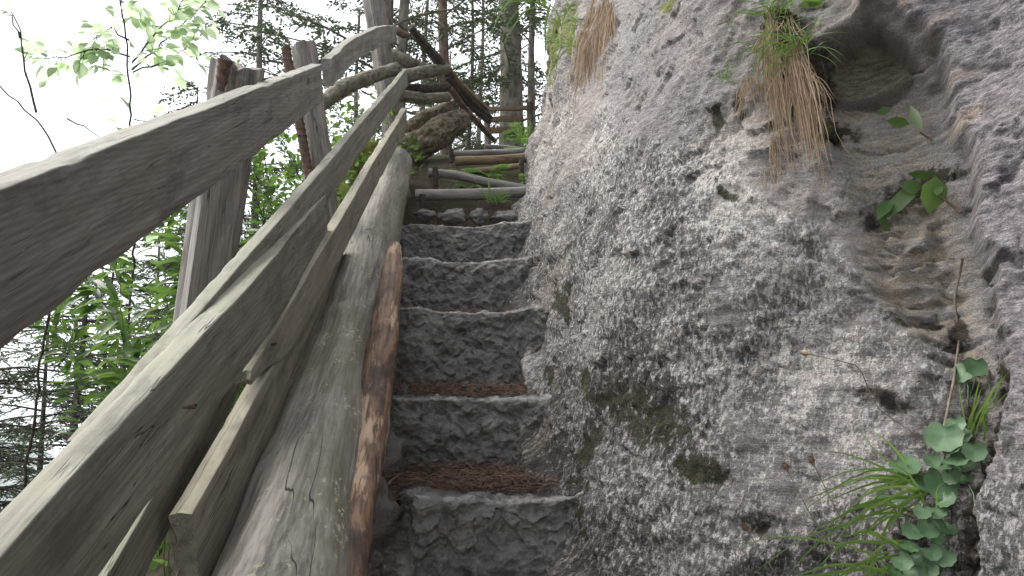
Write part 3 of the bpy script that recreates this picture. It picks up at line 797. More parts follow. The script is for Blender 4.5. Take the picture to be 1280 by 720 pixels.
def rod(p0, p1, r, seed):
    p0, p1 = np.array(p0), np.array(p1); n = 220; L = np.linalg.norm(p1-p0)
    M, L = frame_from(p0, p1, (0, 1, 0)); th = np.arange(14)/14*2*math.pi; x = np.linspace(0, L, n)
    ph = (x[:, None]/.026*2*math.pi + th[None]*1.0)
    rad = r*(1+.16*np.maximum(0, np.sin(ph))**3*(np.abs(np.cos(th))**.4)[None]+.03*fbm(np.stack([x[:, None]*20+0*th, 0*x[:, None]+np.cos(th), 0*x[:, None]+np.sin(th)], -1), 1.0, 2, seed))
    rad[-3:] *= np.array([1.06, 1.08, 1.02])[:, None]
    G = np.stack([np.repeat(x[:, None], 14, 1), rad*np.cos(th), rad*np.sin(th)], -1)
    m = MB(); m.grid(G, wrap_v=True); m.F.append(np.array([(n-1)*14+np.arange(14)])); m.F.append(np.array([np.arange(14)[::-1]]))
    return m.build('iron_rod', M_RUST, fence, frame=M)
rod(at(252, 400, 2.1), at(281, 74, 1.90), .0175, 1)
rod(at(392, 250, 3.0), at(357, 60, 2.98), .019, 2)

def nail(p, d, parent, r=.006, ln=.02):
    p = np.array(p); d = np.array(d)/np.linalg.norm(d)
    m = MB(); m.tube([p-d*ln, p, p+d*.002], [r*.5, r, r*.9], 8)
    m.build('nail', M_RUST, parent, base=p)
for q in [(342, 430, 1.62), (405, 258, 2.28), (240, 508, 1.08)]:
    nail(at(*q)+np.array([.004, 0, 0]), (1, -.3, .1), fence, .004)

# ------------------------------------------------------------------ log edging and pole
def log(name, pts, radii, mat, label, cat, seed=0, n=40, seg=.02, rn=.05, rs=5.0, group=None, end_mat=None, knots=0, flat_end=True):
    pts = np.array(pts, float); radii = np.array(radii, float)
    L = np.concatenate([[0], np.cumsum(np.linalg.norm(np.diff(pts, axis=0), axis=1))])
    k = max(8, int(L[-1]/seg)); q = np.linspace(0, L[-1], k)
    P = np.stack([np.interp(q, L, pts[:, j]) for j in range(3)], -1)
    if len(pts) > 2:
        w = max(3, k//(len(pts)*2)) | 1; kk = np.ones(w)/w
        Pp = np.pad(P, ((w//2, w//2), (0, 0)), mode='reflect', reflect_type='odd')
        P = np.stack([np.convolve(Pp[:, j], kk, 'valid') for j in range(3)], -1)
    M, _ = frame_from(P[0], P[-1]); Mi = np.array(M.inverted())
    P = P@Mi[:3, :3].T+Mi[:3, 3]
    rad = np.interp(q, L, radii)
    m = MB(); th = np.arange(n)/n*2*math.pi
    C = np.stack([np.repeat(q[:, None], n, 1)*(.35 if mat is M_ROT else 1), np.cos(th)[None]*rad.mean()+0*q[:, None], np.sin(th)[None]*rad.mean()+0*q[:, None]], -1)
    rr = rad[:, None]*(1+rn*fbm(C*np.array([.6, 1, 1]), rs, 3, seed)+rn*.35*fbm(C*np.array([.25, 1, 1]), rs*6, 3, seed+2))
    rg = np.random.default_rng(seed+100)
    for _ in range(knots):
        kq, kt = rg.uniform(.05, .95)*L[-1], rg.uniform(0, 6.28)
        dth = np.angle(np.exp(1j*(th-kt)))
        rr = rr+rad.mean()*.16*np.exp(-((q[:, None]-kq)/(rad.mean()*.35))**2-(dth[None]/.35)**2)
    T = np.gradient(P, axis=0); T /= np.linalg.norm(T, axis=1)[:, None]
    yv = np.array([0, 1, 0]); U = yv-T*(T@yv)[:, None]; U /= np.linalg.norm(U, axis=1)[:, None]; Vv = np.cross(T, U)
    G = P[:, None]+rr[..., None]*(np.cos(th)[None, :, None]*U[:, None]+np.sin(th)[None, :, None]*Vv[:, None])
    m.grid(G, wrap_v=True)
    for e in (0, k-1):
        c = G[e].mean(0); b = m.n
        rings = [c+(G[e]-c)*f for f in (1.0, .93, .6, .3)]
        sgn = -1 if e == 0 else 1
        rings[0] = G[e]
        for z, f in zip(rings[1:], (.35, .4, .42)): z[:, 0] += sgn*f*.02*rad[e]/.1
        m.grid(np.array(rings), wrap_v=True, flip=(e == 0)); m.F.append(np.array([b+3*n+(np.arange(n))]))
    o = m.build(name, mat, None, frame=M)
    tag(o, label, cat, group)
    return o
biglog = log('edging_log', [at(290, 1010, .80), at(352, 745, 1.20), at(428, 450, 2.2), at(493, 205, 4.42)], [.119, .117, .113, .112], M_LOG, 'long thick barkless log lying along the left edge of the steps, green with algae', 'log', 5, n=64, seg=.015, rn=.045, knots=5)
ms = MB(); mp = np.array([at(262, 745, 1.17), at(318, 600, 1.52), at(372, 452, 2.1), at(440, 300, 3.05)])
mq = np.linspace(0, 3, 90); mp = np.stack([np.interp(mq, range(4), mp[:, j]) for j in range(3)], -1)
ms.tube(mp, .010+.006*fbm(mp, 9, 3, 3), 8, rn=.6, seed=2, rs=60)
ms.build('moss_strip', M_MOSS, None, base=mp[0], label='thin green moss strip in the gap between the lowest board and the long log', cat='moss')
pole = log('stripped_pole', [at(416, 850, 1.02), at(433, 730, 1.20), at(446, 640, 1.40), at(462, 545, 1.69), at(477, 440, 2.06), at(489, 352, 2.46), at(494, 308, 2.72)], [.033, .034, .037, .041, .043, .042, .022], M_POLE, 'reddish brown half stripped pole leaning against the stair side of the long log', 'pole', 8, n=40, seg=.008, rn=.14, rs=9, knots=6)

# ------------------------------------------------------------------ timber steps above the carved ones
TS = 'timber steps at the top of the flight'
tl = [([(520, 244, 3.84), (590, 243, 3.84), (656, 240, 3.86)], .031, 'lowest and straightest grey round timber laid across above the carved steps'),
      ([(536, 216, 4.1), (572, 219, 4.1), (608, 228, 4.12), (658, 236, 4.1)], .025, 'bowed grey timber slanting down to the right, held by a short peg'),
      ([(577, 215, 4.35), (612, 212, 4.35), (654, 207, 4.35)], .018, 'thin brown timber behind the fern, second above the bowed one'),
      ([(570, 201, 4.6), (612, 200, 4.6), (656, 197, 4.6)], .029, 'thick brown timber right below the pale upper one'),
      ([(566, 192, 4.85), (612, 191, 4.85), (660, 188, 4.85)], .021, 'pale grey upper timber across the path near the bend'),
      ([(606, 183, 5.3), (630, 184, 5.3), (655, 187, 5.3)], .017, 'short dark timber farthest up the path below the plank barrier')]
for k, (p, r, lb) in enumerate(tl):
    log('step_timber', [at(*q) for q in p], [r]*len(p), M_FARPLANK if k in (2, 3) else M_STEPLOG, lb, 'timber step', 30+k, n=20, seg=.015, rn=.08, rs=9, group=TS, knots=2)
for (x, y0, y1, d, lb) in [(544, 209, 236, 4.05, 'short dark peg standing in front of the bowed timber'), (564, 186, 203, 4.78, 'short dark peg at the left end of the pale upper timber'), (652, 200, 226, 4.3, 'short dark peg by the rock at the right of the fern'), (528, 243, 268, 3.8, 'short dark peg under the left end of the lowest timber')]:
    log('wooden_peg', [at(x, y1, d), at(x, y0, d)], [.016, .016], M_BARKDK, lb, 'peg', int(x), n=14, seg=.01, rn=.1, group='pegs holding the timber steps')

# ------------------------------------------------------------------ fallen wood by the bend
log('rotten_log', [at(497, 196, 4.75), at(530, 178, 5.1), at(556, 160, 5.5), at(577, 150, 5.8)], [.10, .105, .10, .085], M_ROT, 'thick crumbling brown rotten log lying beside the path behind the end of the long log', 'log', 51, n=64, seg=.010, rn=.24, rs=22, knots=9)
log('rotten_log', [at(498, 176, 5.2), at(530, 152, 5.6), at(566, 133, 6.0)], [.075, .075, .06], M_ROT, 'thinner reddish rotten log lying behind and above the thick rotten one', 'log', 53, n=32, seg=.02, rn=.2, rs=8, knots=5)
log('pale_pole', [at(398, 134, 4.0), at(424, 112, 4.15), at(460, 97, 4.5), at(496, 86, 4.8)], [.042, .046, .044, .040], M_BIRCH, 'pale barked pole with a jagged end slanting up behind the middle boards', 'pole', 55, n=24, seg=.015, rn=.13, rs=10, knots=4)
log('barrier_branch', [at(505, 97, 5.2), at(530, 90, 5.4), at(558, 86, 5.6)], [.050, .047, .042], M_BIRCH, 'topmost thick grey branch of the three stacked behind the end of the boards', 'branch', 57, n=20, rn=.12, group='branches stacked by the bend', knots=3)
log('barrier_branch', [at(500, 110, 5.3), at(530, 112, 5.5), at(560, 108, 5.7)], [.040, .040, .034], M_BARKDK, 'dark mossy branch in the middle of the three stacked by the bend', 'branch', 58, n=20, rn=.14, group='branches stacked by the bend', knots=3)
log('barrier_branch', [at(498, 119, 5.2), at(530, 124, 5.4), at(560, 121, 5.6)], [.044, .042, .036], M_BIRCH, 'lowest branch of the three stacked by the bend, just above the rotten logs', 'branch', 59, n=20, rn=.14, group='branches stacked by the bend', knots=4)
log('bent_branch', [at(482, 66, 5.6), at(506, 76, 5.6), at(526, 84, 5.7), at(538, 88, 5.8)], [.05, .05, .045, .04], M_BARK, 'short bent grey branch behind the boards below the twin trunks', 'branch', 60, n=20, rn=.15)
log('handrail_pole', [at(495, 37, 5.05), at(503, 43, 5.1), at(510, 44, 5.15)], [.028, .026, .02], M_BARKRED, 'short reddish stub of branch at the sawn end of the top rail', 'branch', 61, n=16, seg=.01, rn=.12)
log('handrail_pole', [at(513, 34, 5.15), at(530, 55, 5.3), at(548, 74, 5.5), at(565, 100, 5.8), at(590, 128, 6.2), at(612, 147, 6.6)], [.026, .03, .034, .03, .03, .028], M_BARKDK, 'long dark crooked branch sloping down from the top rail to the plank barrier', 'handrail', 62, n=20, rn=.12, group='poles sloping down to the plank barrier', knots=5)
log('handrail_pole', [at(556, 80, 5.6), at(574, 105, 5.9), at(592, 122, 6.2), at(608, 136, 6.5)], [.018, .03, .028, .022], M_FARPLANK, 'paler split pole just above the long dark crooked one', 'handrail', 63, n=16, rn=.1, group='poles sloping down to the plank barrier')
log('handrail_pole', [at(558, 96, 5.7), at(575, 120, 6.0), at(594, 138, 6.3), at(612, 152, 6.6)], [.028, .026, .026, .024], M_BARKDK, 'dark branch running close under the long crooked one', 'handrail', 64, n=16, rn=.12, group='poles sloping down to the plank barrier')
log('handrail_pole', [at(562, 110, 5.8), at(580, 135, 6.1), at(598, 155, 6.4), at(616, 174, 6.7)], [.03, .028, .026, .022], M_BARKRED, 'lowest brown branch sloping down to the foot of the plank barrier', 'handrail', 65, n=16, rn=.12, group='poles sloping down to the plank barrier')
barrier = thing('plank_barrier', at(610, 184, 6.9), 'low barrier of three brown horizontal planks across the bend before the big trunk', 'barrier')
for k, (x0, y0, x1, y1, hh) in enumerate([(604, 133, 668, 131, .042), (606, 146, 654, 144.5, .05), (608, 160, 648, 158, .055)]):
    board(at(x0, y0, 6.9), at(x1, y1, 7.1), hh, .03, M_FARPLANK, barrier, name='plank', seed=70+k)
for x0 in (608, 662):
    bp = MB(); bp.tube([at(x0, 128, 7.08), at(x0+2, 188, 7.08)], [.03, .035], 8, rn=.1)
    bp.build('post', M_BARK, barrier, base=at(x0, 188, 7.05))
# ------------------------------------------------------------------ trees
def unit(v): return v/(np.linalg.norm(v, axis=-1, keepdims=True)+1e-9)
def conifer(base, height, r0, clear, blen, nb, label, seed, bark=M_BARK, droop=.5, dens=1.0, needle=.08, lean=(0, 0), bare=0.0, group=None, name='conifer_tree', top_r=.25, azf=None):
    rg = np.random.default_rng(seed); base = np.array(base, float)
    root = thing(name, base, label, 'tree', group)
    tm = MB(); k = 14
    hs = np.linspace(-.3, height, k)
    pts = np.stack([base[0]+lean[0]*hs/height*height+.05*np.sin(hs*.9+seed), base[1]+lean[1]*hs, base[2]+hs], -1)
    rad = r0*(1-(1-top_r)*np.clip(hs/height, 0, 1))*(1+.35*np.exp(-np.maximum(hs, 0)/.25))
    # denser rings for a readable bark outline
    q = np.linspace(0, k-1, 60); P = np.stack([np.interp(q, range(k), pts[:, j]) for j in range(3)], -1)
    tm.tube(P, np.interp(q, range(k), rad), 20, rn=.12, seed=seed, rs=5)
    cm = MB(); bb, bd, bn, bl, bw = [], [], [], [], []
    for i in range(nb):
        h = clear+(height-clear)*((i+rg.random())/nb)
        f = (h-clear)/max(.1, height-clear)
        L = blen*(1-.75*f)*rg.uniform(.55, 1.1)
        az = rg.uniform(0, 2*math.pi) if azf is None else azf+rg.normal()*.8
        p0 = np.array([np.interp(h, hs, pts[:, j]) for j in range(3)])
        dh = np.array([math.cos(az), math.sin(az), 0])
        n = 9; s = np.linspace(0, 1, n)[:, None]
        up0 = rg.uniform(.0, .35)
        B = p0+dh*L*s + np.array([0, 0, 1])*L*(up0*s-droop*rg.uniform(.7, 1.2)*s*s+.12*s**4)
        B = B+rg.normal(size=(n, 3))*.012*L*s
        tm.tube(B, np.linspace(.007*L+.005, .0025, n), 5, cap=False)
        isbare = rg.random() < bare
        sd = np.cross(dh, [0, 0, 1])
        nt = int(max(6, L*21*dens))
        for j in range(nt):
            t_ = rg.uniform(.12, 1.0); b0 = np.array([np.interp(t_, s[:, 0], B[:, c]) for c in range(3)])
            sg = 1 if j % 2 else -1
            tl_ = (.12+.42*L*.35*(1.1-t_))*rg.uniform(.6, 1.3)
            td = dh*rg.uniform(.35, .9)+sd*sg*rg.uniform(.4, 1.0)+np.array([0, 0, -rg.uniform(.05, .75)])
            td = td/np.linalg.norm(td)
            e = b0+td*tl_+np.array([0, 0, -.25*tl_*tl_])
            if isbare or rg.random() < .15:
                tm.tube([b0, (b0+e)/2+rg.normal(size=3)*.01, e], [.004, .003, .0015], 3, cap=False)
                if rg.random() < .75: continue
            m_ = max(4, int(tl_/(needle*.28)))
            tt = (np.arange(m_)+rg.random(m_)*.6)/m_
            bs = b0+(e-b0)*tt[:, None]
            sgn = np.where(np.arange(m_) % 2, 1.0, -1.0)[:, None]
            sv = np.cross(td, [0, 0, 1]); sv /= np.linalg.norm(sv)+1e-9
            dv = unit(td*.65+sv*sgn*rg.uniform(.5, 1.0, (m_, 1))+rg.normal(size=(m_, 3))*.22)
            bb.append(bs); bd.append(dv); bn.append(unit(rg.normal(size=(m_, 3))*.5+np.array([0, 0, 1.0])))
            bl.append(needle*rg.uniform(.6, 1.2, m_)); bw.append(needle*.36*rg.uniform(.7, 1.3, m_))
    tm.build('trunk', bark, root, base=base)
    if bb:
        cm.blades(np.concatenate(bb), np.concatenate(bd), np.concatenate(bn), np.concatenate(bl), np.concatenate(bw))
        cm.build('crown', M_CON, root, base=base, smooth=False)
    return root
def gpos(px_, d, py_=200):
    p = at(px_, py_, d); return np.array([p[0], p[1], float(ground(p[0], p[1]))])
G1 = 'conifers beyond the bend'
conifer(gpos(635, 9.5), 9, .185, .3, 2.2, 42, 'biggest conifer trunk, grey and thick, behind the plank barrier next to the cliff', 201, droop=.35, group=G1, bark=mat_bark('big grey bark', (.07, .062, .05), (.235, .215, .185), (5, 5, 2), (.10, .095, .06), .5, .2))
conifer(gpos(553, 9.2), 9, .085, 1.2, 1.8, 30, 'slender reddish conifer trunk standing between the twin trunks and the biggest one', 202, M_BARKRED, droop=.35, group=G1)
conifer(gpos(485, 8.0), 8, .085, 1.6, 2.3, 34, 'dark left trunk of the twin conifers behind the leaning fence post', 203, droop=.55, group=G1)
conifer(gpos(503, 8.4), 8, .085, 2.2, 1.5, 26, 'paler right trunk of the twin conifers behind the top rail end', 204, droop=.5, group=G1, bark=mat_bark('pale grey bark', (.08, .072, .062), (.25, .23, .20), (6, 6, 2)))
conifer(gpos(586, 12.0), 8, .045, .8, 1.6, 30, 'thin dark young conifer stem just left of the biggest trunk', 205, M_BARKDK, droop=.3, group=G1)
G2 = 'conifers farther off in the wood'
for k, (x, d, hgt, lb) in enumerate([(445, 13, 8, 'far conifer left of the leaning post, its boughs over the top rail'), (530, 14, 9, 'far conifer seen between the twin trunks and the reddish trunk'), (600, 16, 10, 'far conifer behind the thin stem left of the biggest trunk'), (668, 12, 8, 'far conifer between the biggest trunk and the cliff edge'), (562, 19, 11, 'farthest conifer, pale, behind the reddish trunk'), (490, 18, 11, 'farthest conifer behind the twin trunks')]):
    conifer(gpos(x, d), hgt, .09, .3, 2.4, 48, lb, 300+k, droop=.35, group=G2, needle=.11, dens=.75)
conifer(gpos(318, 9.0), 7.6, .07, .6, 1.9, 95, 'feathery conifer rising behind the split grey post and the rusty rod', 401, droop=.4, needle=.07, dens=1.4)
G3 = 'young spruces on the slope below the fence'
conifer(gpos(118, 6.6), 3.6, .045, .2, 1.5, 70, 'young spruce with dark trunk and half bare twigs below the top rail at the left', 402, M_BARKDK, droop=.3, bare=.55, group=G3, needle=.045, top_r=.1)
conifer(gpos(30, 8.2), 4.4, .05, .2, 1.7, 70, 'thin spruce at the left border of the view, sparse and pale against the valley', 403, M_BARKDK, droop=.3, bare=.5, group=G3, needle=.045, top_r=.1)
conifer(gpos(-40, 12), 7, .07, .2, 2.2, 80, 'taller spruce beyond the left border, boughs reaching into view behind the rail', 411, M_BARKDK, droop=.35, bare=.1, group=G3, needle=.08, dens=1.4)
conifer(gpos(210, 13), 7.5, .07, .2, 2.2, 80, 'darker spruce farther down the slope behind the leafy stalks', 412, M_BARKDK, droop=.35, bare=.1, group=G3, needle=.08, dens=1.5)
conifer(gpos(80, 15), 7.5, .07, .2, 2.3, 80, 'distant spruce on the slope seen between the two sparse young spruces', 413, M_BARKDK, droop=.35, bare=.1, group=G3, needle=.09, dens=1.4)
conifer(gpos(240, 7.6), 4.1, .05, .5, 1.3, 80, 'bushy young conifer whose top shows between the pale sapling and the split post', 414, M_BARKDK, droop=.35, group=G3, needle=.06, dens=1.8, top_r=.1)
conifer(gpos(15, 4.7), 1.7, .025, .1, .8, 50, 'smallest spruce in the bottom left corner, close behind the broad board', 415, M_BARKDK, droop=.3, bare=.3, group=G3, needle=.04, dens=1.6, top_r=.1)
conifer(gpos(85, 7.2), 3.6, .035, .1, 1.4, 80, 'dense grey green spruce just left of the dark trunked half bare one', 416, M_BARKDK, droop=.35, bare=.35, group=G3, needle=.05, dens=1.6, top_r=.1)
conifer(gpos(158, 8.8), 5.2, .04, .2, 1.5, 60, 'slim spruce stem seen just left of the split post among leafy stalks', 404, M_BARKDK, droop=.3, bare=.4, group=G3, needle=.05, top_r=.1)

# ------------------------------------------------------------------ broadleaf saplings at the left
def leafy(name, cat, stems, label, mat, leaf_l, leaf_w, per_m, seed, group=None, spread=.05, wood=M_BARKDK, r=.006, droop=.15, hang=.3, base=None, flat=1.0, t0=.15, parts=('stem', 'foliage')):
    rg = np.random.default_rng(seed); sm = MB(); lm = MB()
    bb, bd, bn = [], [], []
    for st in stems:
        P = np.array(st['p'], float); L = np.concatenate([[0], np.cumsum(np.linalg.norm(np.diff(P, axis=0), axis=1))])
        k = max(6, int(L[-1]/.04)); q = np.linspace(0, L[-1], k)
        C = np.stack([np.interp(q, L, P[:, j]) for j in range(3)], -1)
        w = max(1, k//6) | 1
        Cp = np.pad(C, ((w//2, w//2), (0, 0)), mode='reflect', reflect_type='odd'); kk = np.ones(w)/w
        C = np.stack([np.convolve(Cp[:, j], kk, 'valid') for j in range(3)], -1)
        C += rg.normal(size=C.shape)*.004
        rr = st.get('r', r)
        sm.tube(C, np.linspace(rr, rr*.4, k), 6, cap=False)
        nl = int(L[-1]*per_m*st.get('dens', 1.0))
        for j in range(nl):
            t_ = rg.uniform(st.get('t0', t0), 1.0)*L[-1]
            b0 = np.array([np.interp(t_, q, C[:, c]) for c in range(3)])
            i_ = min(k-2, int(t_/L[-1]*(k-1))); T = C[i_+1]-C[i_]; T /= np.linalg.norm(T)
            sv = np.cross(T, [0, 0, 1]) ; sv = sv/(np.linalg.norm(sv)+1e-6)
            az = rg.uniform(0, 2*math.pi)
            dv = T*rg.uniform(.2, .9)+(sv*math.cos(az)+np.cross(sv, T)*math.sin(az)*.6)*1.0+np.array([0, 0, -hang*rg.random()])
            dv /= np.linalg.norm(dv); off = dv*spread*rg.random()
            if spread > .02 and rg.random() < .5: sm.tube([b0, b0+off], [.0018, .001], 3, cap=False)
            bb.append(b0+off); bd.append(dv); bn.append(np.array([0, 0, 1.0])+rg.normal(size=3)*.45*flat)
    base = np.array(stems[0]['p'][0]) if base is None else base
    root = thing(name, base, label, cat, group)
    if sm.n: sm.build(parts[0], wood, root, base=base)
    if bb:
        n = len(bb); sc = rg.uniform(.65, 1.2, n)
        lm.leaves(np.array(bb), np.array(bd), unit(np.array(bn)), leaf_l*sc, leaf_w*sc, droop=droop)
        lm.build(parts[1], mat, root, base=base, smooth=False)
    return root
A = at
def gp(px_, d):
    return gpos(px_, d)
st = [dict(p=[gp(176, 3.3), A(170, 300, 3.2), A(165, 168, 3.1), A(160, 90, 3.0), A(151, 0, 2.9), A(148, -60, 2.9)], r=.007, dens=.25, t0=.5),
      dict(p=[A(163, 70, 3.0), A(130, 58, 2.9), A(95, 70, 2.8), A(55, 74, 2.8)], dens=1.25, r=.004),
      dict(p=[A(160, 50, 3.0), A(138, 32, 2.95), A(110, 55, 2.9)], dens=1.0, r=.004),
      dict(p=[A(164, 86, 3.0), A(190, 66, 3.05), A(222, 36, 3.1), A(262, 0, 3.2)], dens=1.3, r=.004),
      dict(p=[A(166, 78, 3.0), A(196, 40, 3.0), A(222, 15, 3.0), A(236, -8, 3.0)], dens=1.2, r=.004),
      dict(p=[A(166, 90, 3.0), A(200, 80, 3.1), A(240, 58, 3.15)], dens=.9, r=.004),
      dict(p=[A(168, 150, 3.1), A(185, 152, 3.1), A(205, 150, 3.1)], dens=.5, r=.003)]
leafy('leafy_sapling', 'sapling', st, 'tall thin sapling with pale sunlit leaves standing behind the top rail', M_PALELEAF, .066, .052, 100, 501, spread=.10)
st = [dict(p=[gp(60, 2.6), A(88, 196, 2.4), A(62, 165, 2.4), A(38, 130, 2.4), A(0, 104, 2.4), A(-40, 85, 2.4)], r=.006, dens=0),
      dict(p=[A(46, 140, 2.4), A(33, 95, 2.4), A(26, 48, 2.4), A(10, 6, 2.4)], r=.004, dens=.55),
      dict(p=[A(26, 48, 2.4), A(14, 20, 2.4), A(0, 12, 2.4)], r=.003, dens=1.6),
      dict(p=[A(85, 148, 2.5), A(110, 160, 2.5), A(132, 180, 2.5)], r=.003, dens=0)]
leafy('bare_sapling', 'sapling', st, 'dark forked nearly bare branch at the top left with few leaves', M_PALELEAF, .05, .038, 26, 502)
st = [dict(p=[gp(-30, 2.2), A(-30, 195, 2.0), A(0, 207, 2.0), A(26, 216, 2.0)], r=.005, dens=0)]
leafy('bare_twig', 'branch', st, 'short dark twig poking in at the left border just above the top rail', M_PALELEAF, .05, .038, 10, 503)

# ------------------------------------------------------------------ undergrowth behind the fence
def plant_stems(cx, cy, d, n, hgt, seed, spread=.35, lean=.3):
    rg = np.random.default_rng(seed); out = []
    b = at(cx, cy, d); gz = float(ground(b[0], b[1])); hgt = hgt+max(0, b[2]-gz); b[2] = gz
    for i in range(n):
        s0 = b+np.array([rg.normal()*spread*.4, rg.normal()*spread*.4, 0]); s0[2] = float(ground(s0[0], s0[1]))-.03
        az = rg.uniform(0, 6.28); h = hgt*rg.uniform(.6, 1.1); l_ = lean*h*rg.random()
        dv = np.array([math.cos(az), math.sin(az), 0])*l_
        dv[0] = -abs(dv[0])*.8; out.append(dict(p=[s0, s0+dv*.3+np.array([0, 0, h*.55]), s0+dv+np.array([0, 0, h])]))
    return out
GW = 'leafy stalks growing behind the fence'
for k, (x, y, d, n, h, lb) in enumerate([
    (205, 500, 2.6, 7, .7, 'clump of bright lance leaved stalks left of the foot of the split post'),
    (318, 330, 2.5, 8, .32, 'bright grassy leaved clump right of the split post'),
    (215, 400, 3.2, 8, .75, 'taller lance leaved stalks behind the split post'),
    (20, 760, 3.0, 4, .4, 'low leafy stalks in the bottom left corner beyond the board')]):
    leafy('leafy_stalks', 'plant', plant_stems(x, y, d, n, h, 520+k, lean=.75), lb, M_BROAD, .115, .030, 60, 540+k, GW, spread=.03, r=.0025, wood=M_BROAD, droop=.3, hang=.6, t0=.45)
GS = 'small leaved shrubs behind the fence'
for k, (x, y, d, n, h, lb) in enumerate([
    (352, 300, 3.7, 14, .50, 'small leaved green shrub filling the gap between the split post and the second post'),
    (300, 360, 3.9, 12, .75, 'darker small leaved shrub low behind the split post'),
    (432, 250, 4.6, 12, .42, 'small leaved shrub behind the boards right of the second post'),
    (400, 215, 5.4, 10, .35, 'small shrub behind the second post under the pale pole')]):
    leafy('small_shrub', 'shrub', plant_stems(x, y, d, n, h, 560+k, .6, .6), lb, M_BROAD, .05, .03, 120, 580+k, GS, spread=.06, r=.004, t0=.1)
# mossy mound seen through the boards
mm = MB(); c = at(452, 205, 4.9); th = np.linspace(0, 2*math.pi, 40)[:-1]; ph = np.linspace(0, math.pi/2, 16)
G = np.stack([np.outer(np.cos(ph), np.cos(th))*.20, np.outer(np.cos(ph), np.sin(th))*.35, np.outer(np.sin(ph), np.ones(39))*.16-.03], -1)+c
G += .05*fbm(G, 6, 4, 4)[..., None]*np.array([1, 1, 1]); G[0, :, 2] -= .4
mm.grid(G, wrap_v=True); mm.build('moss_mound', M_MOSS, None, base=c-np.array([0, 0, .05]), label='yellow green mossy mound seen between the boards right of the second post', cat='moss')

# ------------------------------------------------------------------ ground litter on the slope
rg = np.random.default_rng(77); n = 7000
X = rg.uniform(-6, -.75, n); Y = rg.uniform(1.2, 9, n); Z = ground(X, Y)
gm = MB(); dirs = unit(np.stack([rg.normal(size=n), rg.normal(size=n), rg.uniform(.1, 1.4, n)], -1))
gm.leaves(np.stack([X, Y, Z], -1), dirs, unit(np.array([0, 0, 1.0])+rg.normal(size=(n, 3))*.5), rg.uniform(.05, .15, n), rg.uniform(.02, .05, n))
gm.build('ground_cover', M_BROAD, None, smooth=False, label='low green ground cover on the slope', kind='stuff')

# ------------------------------------------------------------------ needle litter on the treads
lm = MB(); rg = np.random.default_rng(88)
def litter(x0, x1, y0, y1, z0, z1, n, hgt=.02):
    X = rg.uniform(x0, x1, n); q = rg.random(n)**.8; Y = y0+(y1-y0)*q; Z = z0+(z1-z0)*q+rg.random(n)*hgt
    az = rg.uniform(0, 6.28, n); d_ = unit(np.stack([np.cos(az), np.sin(az)*.8, rg.normal(size=n)*.25], -1))
    lm.blades(np.stack([X, Y, Z], -1), d_, unit(np.array([0, -.4, 1.0])+rg.normal(size=(n, 3))*.5), rg.uniform(.015, .05, n), rg.uniform(.0015, .004, n), .5)
for i, n in ((1, 4200), (2, 2200), (3, 500), (0, 700)):
    a, b = SE[i]; nx_ = SE[i+1]; Y1 = .5*(nx_[0][1]+nx_[1][1])
    litter(a[0]-(.16 if i == 1 else .0), b[0]-.01, a[1]+.07, Y1+.01, a[2]-.012, a[2]+.03, n, .022 if i in (1, 2) else .012)
litter(-.50, -.30, 1.72, 2.1, -.33, -.20, 1500, .06)
for i, n in ((1, 170), (2, 90), (0, 40), (3, 40)):
    a, b = SE[i]; nx_ = SE[i+1]; Y1 = .5*(nx_[0][1]+nx_[1][1])
    for k in range(n):
        p = np.array([rg.uniform(a[0]-(.15 if i == 1 else .02), b[0]-.02), a[1]+.05+(Y1-a[1]-.06)*rg.random()**.7, a[2]+.006+rg.random()*.028])
        az = rg.uniform(0, 3.14); L_ = rg.uniform(.03, .10); dv = np.array([math.cos(az), math.sin(az)*.6, rg.normal()*.12])*L_
        lm.ribbon([p, p+dv*.5+rg.normal(size=3)*.004, p+dv], [.0026, .0022, .001], np.array([0, -.5, 1.]))
litter(-.5, .1, 3.6, 5.5, 1.0, 2.0, 1200, .03)
lm.build('needle_litter', M_NEEDLE, None, smooth=False, label='brown conifer needles gathered on the treads', kind='stuff')
GT = 'dry twigs lying on the lowest needle covered tread'
for (x0, y0, x1, y1, d0, d1, lb) in [(500, 597, 548, 607, 2.0, 1.92, 'longer pale dry twig lying at the left of the needle covered tread'), (538, 600, 612, 604, 2.04, 2.02, 'dry twig lying along the back of the needle covered tread'), (470, 612, 500, 592, 1.85, 1.95, 'twig sticking up at the far left of the needle covered tread')]:
    m = MB(); p, q = at(x0, y0, d0), at(x1, y1, d1); mid = (p+q)/2+rg.normal(size=3)*.006
    m.tube([p, mid, q], [.004, .0035, .002], 6, rn=.2); m.build('twig', M_TWIG, None, base=p, label=lb, cat='twig', group=GT)

# rubble and roots at the left of the lower steps
def stone(c, r, seed, lb):
    th = np.linspace(0, 2*math.pi, 33)[:-1]; ph = np.linspace(-math.pi/2, math.pi/2, 20)
    U = np.stack([np.outer(np.cos(ph), np.cos(th)), np.outer(np.cos(ph), np.sin(th)), np.outer(np.sin(ph), np.ones(32))], -1)
    G = c+U*np.array(r)*(1+.35*fbm(U+seed, 1.6, 4, seed)+.06*fbm(U, 8, 3, seed))[..., None]
    m = MB(); m.grid(G, wrap_v=True)
    m.build('stone', M_STEP, None, base=c, label=lb, cat='stone', group='loose stones under the long log')
stone(at(482, 572, 2.02), (.06, .05, .07), 3, 'rough grey stone wedged beside the pole left of the second carved step')
stone(at(462, 640, 1.75), (.06, .06, .09), 5, 'dark stone under the long log at the left of the lowest step')
stone(at(506, 505, 2.3), (.03, .04, .05), 7, 'small stone at the left end of the third carved riser')
